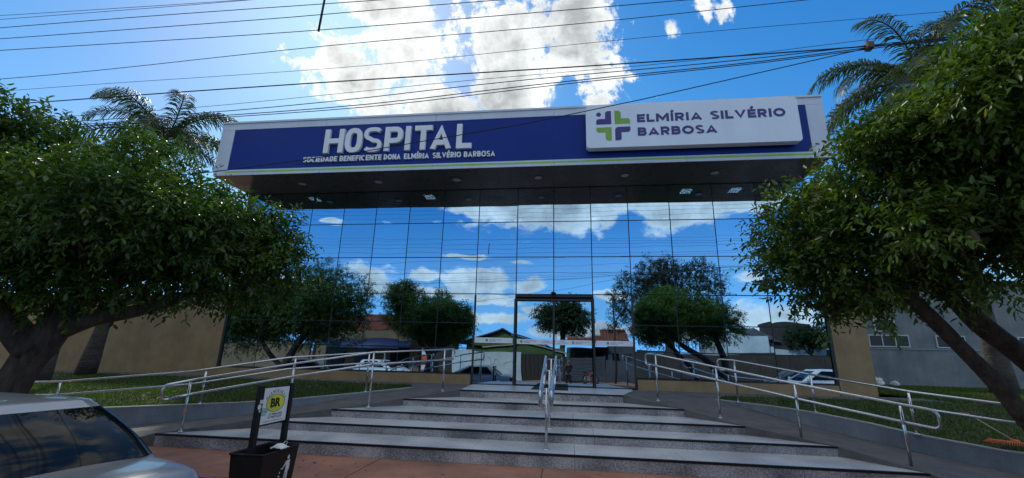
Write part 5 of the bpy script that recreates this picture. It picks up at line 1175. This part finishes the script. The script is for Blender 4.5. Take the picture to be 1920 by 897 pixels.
sg = root('slatted_gate', (1.3, -22, -.06), 'grey horizontally slatted gate in front of the tiled house', 'gate')
for i in range(16): bx('slat', 'gategrey', .02, 2.62, -22.03 , -22.0, .06 + i * .115, .06 + i * .115 + .085, sg)
for x in (.02, 1.3, 2.55): bx('gate_post', 'gategrey', x, x + .06, -22.08, -22.035, 0, 1.95, sg)
thing_box('boundary_wall', 'greywall', (2.66, 5.1, -22.15, -21.98, -.1, 1.62), 'rough grey rendered wall mirrored right of the doorway', 'wall')
bw = root('boundary_wall', (12, -22, -.06), 'long bare brown wall mirrored behind the right ramp', 'wall')
for i in range(9): bx('wall_section', 'brownwall', 5.11 + i * 2.2, 5.11 + i * 2.2 + 2.17, -22.15, -22.0 - .006 * (i % 3), -.1, 2.24 + .02 * (i % 2), bw)
thing_box('white_building', 'whitewall', (11.9, 15.6, -30, -24, -.3, 3.72), 'plain white building end above the brown wall', 'building')
lwall = root('painted_wall', (17, -24.3, -.3), 'low white wall with faint blue lettering beyond the brown wall', 'wall')
bx('wall_body', 'whitewall', 15.65, 18.6, -24.6, -24.3, -.3, 2.72, lwall)
h2 = root('far_house', (17.5, -30, -.3), 'brown gabled house beyond the low white wall', 'house')
bx('wall', 'brownwall', 15.9, 21, -34, -29, -.3, 3.6, h2); g = B(); g.prism([(15.2, 3.6), (18.6, 3.6), (16.4, 4.7)], 'y', -34.3, -28.6); g.build('roof', M['rooffar'], h2)
bx('upper_wall', 'brownwall', 18.62, 21.4, -33, -29, 3.6, 5.2, h2); bx('window', 'window', 16.9, 17.8, -28.99, -28.95, 2.4, 3.3, h2)
h3 = root('far_house', (23, -26, -.3), 'pale grey house with dark roof at the right end of the mirrored street', 'house')
bx('wall', 'whitewall', 19.6, 24, -30, -25.6, -.3, 3.3, h3); bx('window', 'window', 20.3, 21.2, -25.59, -25.55, 2.0, 2.9, h3); g = B(); g.prism([(19.3, 3.3), (24.3, 3.3), (21.8, 4.4)], 'y', -30.2, -25.3); g.build('roof', M['rooffar'], h3)
sh = root('shop_building', (-15.5, -24, -.1), 'ochre shop with red parapet and blue awning, mirrored left', 'shop')
bx('wall', 'ochre2', -21.64, -12.2, -32, -22.6, -.3, 3.55, sh); bx('parapet', 'brickred', -21.6, -12.1, -32, -22.55, 3.551, 4.75, sh)
for x in (-20, -17.6, -14.6): bx('shop_door', 'window', x, x + 1.5, -22.59, -22.55, 0, 2.1, sh)
g = B(); rows = [[(x, -22.55 + (-0 + .0), 2.75), (x, -21.9, 2.65), (x, -21.2, 2.35), (x, -21.0, 2.1)] for x in (-20.5, -16, -12.3)]; g.grid(rows); aw = g.build('awning', M['awning'], sh); md = aw.modifiers.new('t', 'SOLIDIFY'); md.thickness = .03
yw = thing_box('boundary_wall', 'ochre2', (-34, -21.65, -22.4, -22.1, -.1, 2.3), 'tan street wall at the far left of the mirrored street', 'wall')
bp_ = root('striped_post', (-11.3, -21, -.06), 'orange, white and red striped banner post under the mirrored street tree', 'post')
for i, m_ in enumerate(('signred', 'white', 'signred', 'orange', 'white', 'orange')): bx('stripe', m_, -11.5, -11.15, -21.1, -20.95, -.06 + i * .42, -.06 + i * .42 + .418, bp_)
thing_box('brick_hut', 'brownwall', (-12.0, -9.35, -24, -22.2, -.1, 2.9), 'plain brown wall block between the shop and the white wall', 'wall')

# ================================================================== PHOTOGRAPHER
def skin(name, nodes, edges, mt, parent, rootn, sub=2):
    """nodes: {key: (x,y,z,r)}"""
    ks = list(nodes); me = bpy.data.meshes.new(name); me.from_pydata([nodes[k][:3] for k in ks], [(ks.index(a), ks.index(b)) for a, b in edges], []); me.materials.append(mt)
    o = bpy.data.objects.new(name, me); COL.objects.link(o); o.parent = parent
    sk = o.modifiers.new('skin', 'SKIN'); sk.use_smooth_shade = True
    for i, k in enumerate(ks):
        d = me.skin_vertices[0].data[i]; r = nodes[k][3]; d.radius = r if isinstance(r, tuple) else (r, r); d.use_root = (k == rootn)
    s = o.modifiers.new('sub', 'SUBSURF'); s.levels = sub; s.render_levels = sub
    return o
pr = root('person', (0.0, -13.84, -.20), 'photographer in dark clothes and pale cap holding a phone up, mirrored in the doorway', 'person')
def side(s):
    return {'hip%d' % s: (s * .10, 0, .95, .085), 'knee%d' % s: (s * .12, .03, .52, .058), 'ank%d' % s: (s * .13, -.01, .09, .038), 'toe%d' % s: (s * .15, .16, .045, .035),
            'sho%d' % s: (s * .175, 0, 1.47, .055), 'elb%d' % s: (s * .30, .16, 1.33, .038), 'wri%d' % s: (s * .13, .33, 1.66, .025), 'palm%d' % s: (s * .085, .375, 1.735, .028)}
N_ = {'pel': (0, 0, 1.0, .13), 'wai': (0, .0, 1.15, .125), 'che': (0, 0, 1.36, .145), 'neck': (0, .01, 1.53, .055), 'chin': (0, .035, 1.60, .070), 'head': (0, .03, 1.70, .095), 'top': (0, .02, 1.76, .075), 'nose': (0, .125, 1.665, .016)}
E_ = [('pel', 'wai'), ('wai', 'che'), ('che', 'neck'), ('neck', 'chin'), ('chin', 'head'), ('head', 'top')]
for s in (-1, 1):
    N_.update(side(s)); E_ += [('pel', 'hip%d' % s), ('hip%d' % s, 'knee%d' % s), ('knee%d' % s, 'ank%d' % s), ('ank%d' % s, 'toe%d' % s), ('che', 'sho%d' % s), ('sho%d' % s, 'elb%d' % s), ('elb%d' % s, 'wri%d' % s), ('wri%d' % s, 'palm%d' % s)]
    for i in range(4):
        a = 'f%d_%d' % (s, i); z = 1.775 - i * .022
        N_[a + 'a'] = (s * .082, .395, z, .010); N_[a + 'b'] = (s * .080, .425 - .004 * i, z + .002, .009); N_[a + 'c'] = (s * .060, .447 - .004 * i, z, .008)
        E_ += [('palm%d' % s, a + 'a'), (a + 'a', a + 'b'), (a + 'b', a + 'c')]
    N_['t%da' % s] = (s * .075, .38, 1.705, .012); N_['t%db' % s] = (s * .045, .392, 1.70, .010); E_ += [('palm%d' % s, 't%da' % s), ('t%da' % s, 't%db' % s)]
del N_['nose']
skin('body', N_, E_, M['skin'], pr, 'pel', 1)
Tn = {'a': (0, 0, .98, .155), 'b': (0, 0, 1.15, .150), 'c': (0, 0, 1.36, .170), 'd': (0, 0, 1.49, .085)}; Te = [('a', 'b'), ('b', 'c'), ('c', 'd')]
for s in (-1, 1): Tn['s%d' % s] = (s * .185, 0, 1.46, .075); Tn['e%d' % s] = (s * .265, .10, 1.37, .060); Te += [('c', 's%d' % s), ('s%d' % s, 'e%d' % s)]
skin('shirt', Tn, Te, M['shirt'], pr, 'a')
Tn = {'a': (0, 0, 1.02, .150), 'a2': (0, 0, .96, .15)}; Te = [('a', 'a2')]
for s in (-1, 1): Tn['h%d' % s] = (s * .10, 0, .88, .105); Tn['k%d' % s] = (s * .12, .03, .52, .078); Tn['n%d' % s] = (s * .13, 0, .10, .066); Te += [('a2', 'h%d' % s), ('h%d' % s, 'k%d' % s), ('k%d' % s, 'n%d' % s)]
skin('trousers', Tn, Te, M['trouser'], pr, 'a')
g = B(); g.lathe([(.104, 0), (.108, .03), (.098, .08), (.06, .115), (.01, .125)], 0, .02, 16, 1.70); g.box(-.07, .07, .10, .19, 1.705, 1.722); g.build('cap', M['hair'], pr, local=True)
for s in (-1, 1): g = B(); g.box(s * .135 - .05, s * .135 + .05, -.08, .21, .0, .085); g.build('shoe', M['black'], pr, local=True, bevel=.03)
g = B()
for s in (-1, 1): g.lathe([(.004, -.014), (.014, 0), (.004, .014)], s * .036, .118, 8, 1.692)
g.box(-.026, .026, .108, .122, 1.622, 1.632); g.prism([(.105, 1.645), (.140, 1.652), (.112, 1.70)], 'x', -.013, .013); g.build('face', M['skin'], pr, local=True)
ph = root('phone', (0, -13.435, 1.58), 'phone held up by the photographer', 'phone')
g = B(); g.box(-.08, .08, -13.438, -13.430, 1.530, 1.607); g.build('phone_body', M['phone'], ph, bevel=.004)

# ================================================================== MOTORBIKE (mirrored right of the photographer)
mb = root('motorcycle', (1.45, -19.6, -.06), 'small red and black motorcycle parked across the street, mirrored in the doorway', 'motorcycle', rz=R(58))
for x in (-.6, .6):
    g = B(); g.tube([(x + .26 * math.cos(a / 20 * 6.2832), 0, .30 + .26 * math.sin(a / 20 * 6.2832)) for a in range(21)], .045, 8, cap=False); w = g.build('wheel', M['tyre'], mb, local=True)
    g = B(); g.smooth = False
    for k in range(6): a = k * math.pi / 3; g.tube([(x, 0, .3), (x + .25 * math.cos(a), 0, .3 + .25 * math.sin(a))], .012, 5)
    g.tube([(x, -.05, .3), (x, .05, .3)], .05, 8); g.build('rim', M['rim'], w, local=True)
g = B(); g.tube([(.62, .06, .3), (.42, .06, .82)], .022, 6); g.tube([(.62, -.06, .3), (.42, -.06, .82)], .022, 6); g.build('fork', M['steel'], mb, local=True)
g = B(); g.tube([(.38, -.32, .95), (.40, -.1, .90), (.40, .1, .90), (.38, .32, .95)], .016, 6); g.build('handlebar', M['black'], mb, local=True)
g = B(); g.prism([(.42, .80), (.30, .86), (-.05, .72), (-.10, .55), (.10, .42), (.30, .50)], 'y', -.10, .10); g.build('tank', M['redlamp'], mb, local=True, bevel=.03)
g = B(); g.prism([(-.02, .74), (-.30, .76), (-.72, .82), (-.74, .76), (-.3, .66), (-.05, .64)], 'y', -.12, .12); g.build('seat', M['black'], mb, local=True, bevel=.02)
g = B(); g.prism([(.2, .45), (-.2, .48), (-.25, .22), (.15, .2)], 'y', -.11, .11); g.build('engine', M['rim'], mb, local=True, bevel=.02)
g = B(); g.tube([(.1, -.13, .25), (-.3, -.15, .22), (-.75, -.15, .30)], [.02, .03, .04], 8); g.build('exhaust', M['steel'], mb, local=True)
g = B(); g.box(.44, .52, -.07, .07, .74, .88); g.build('headlight', M['whitelamp'], mb, local=True, bevel=.02)
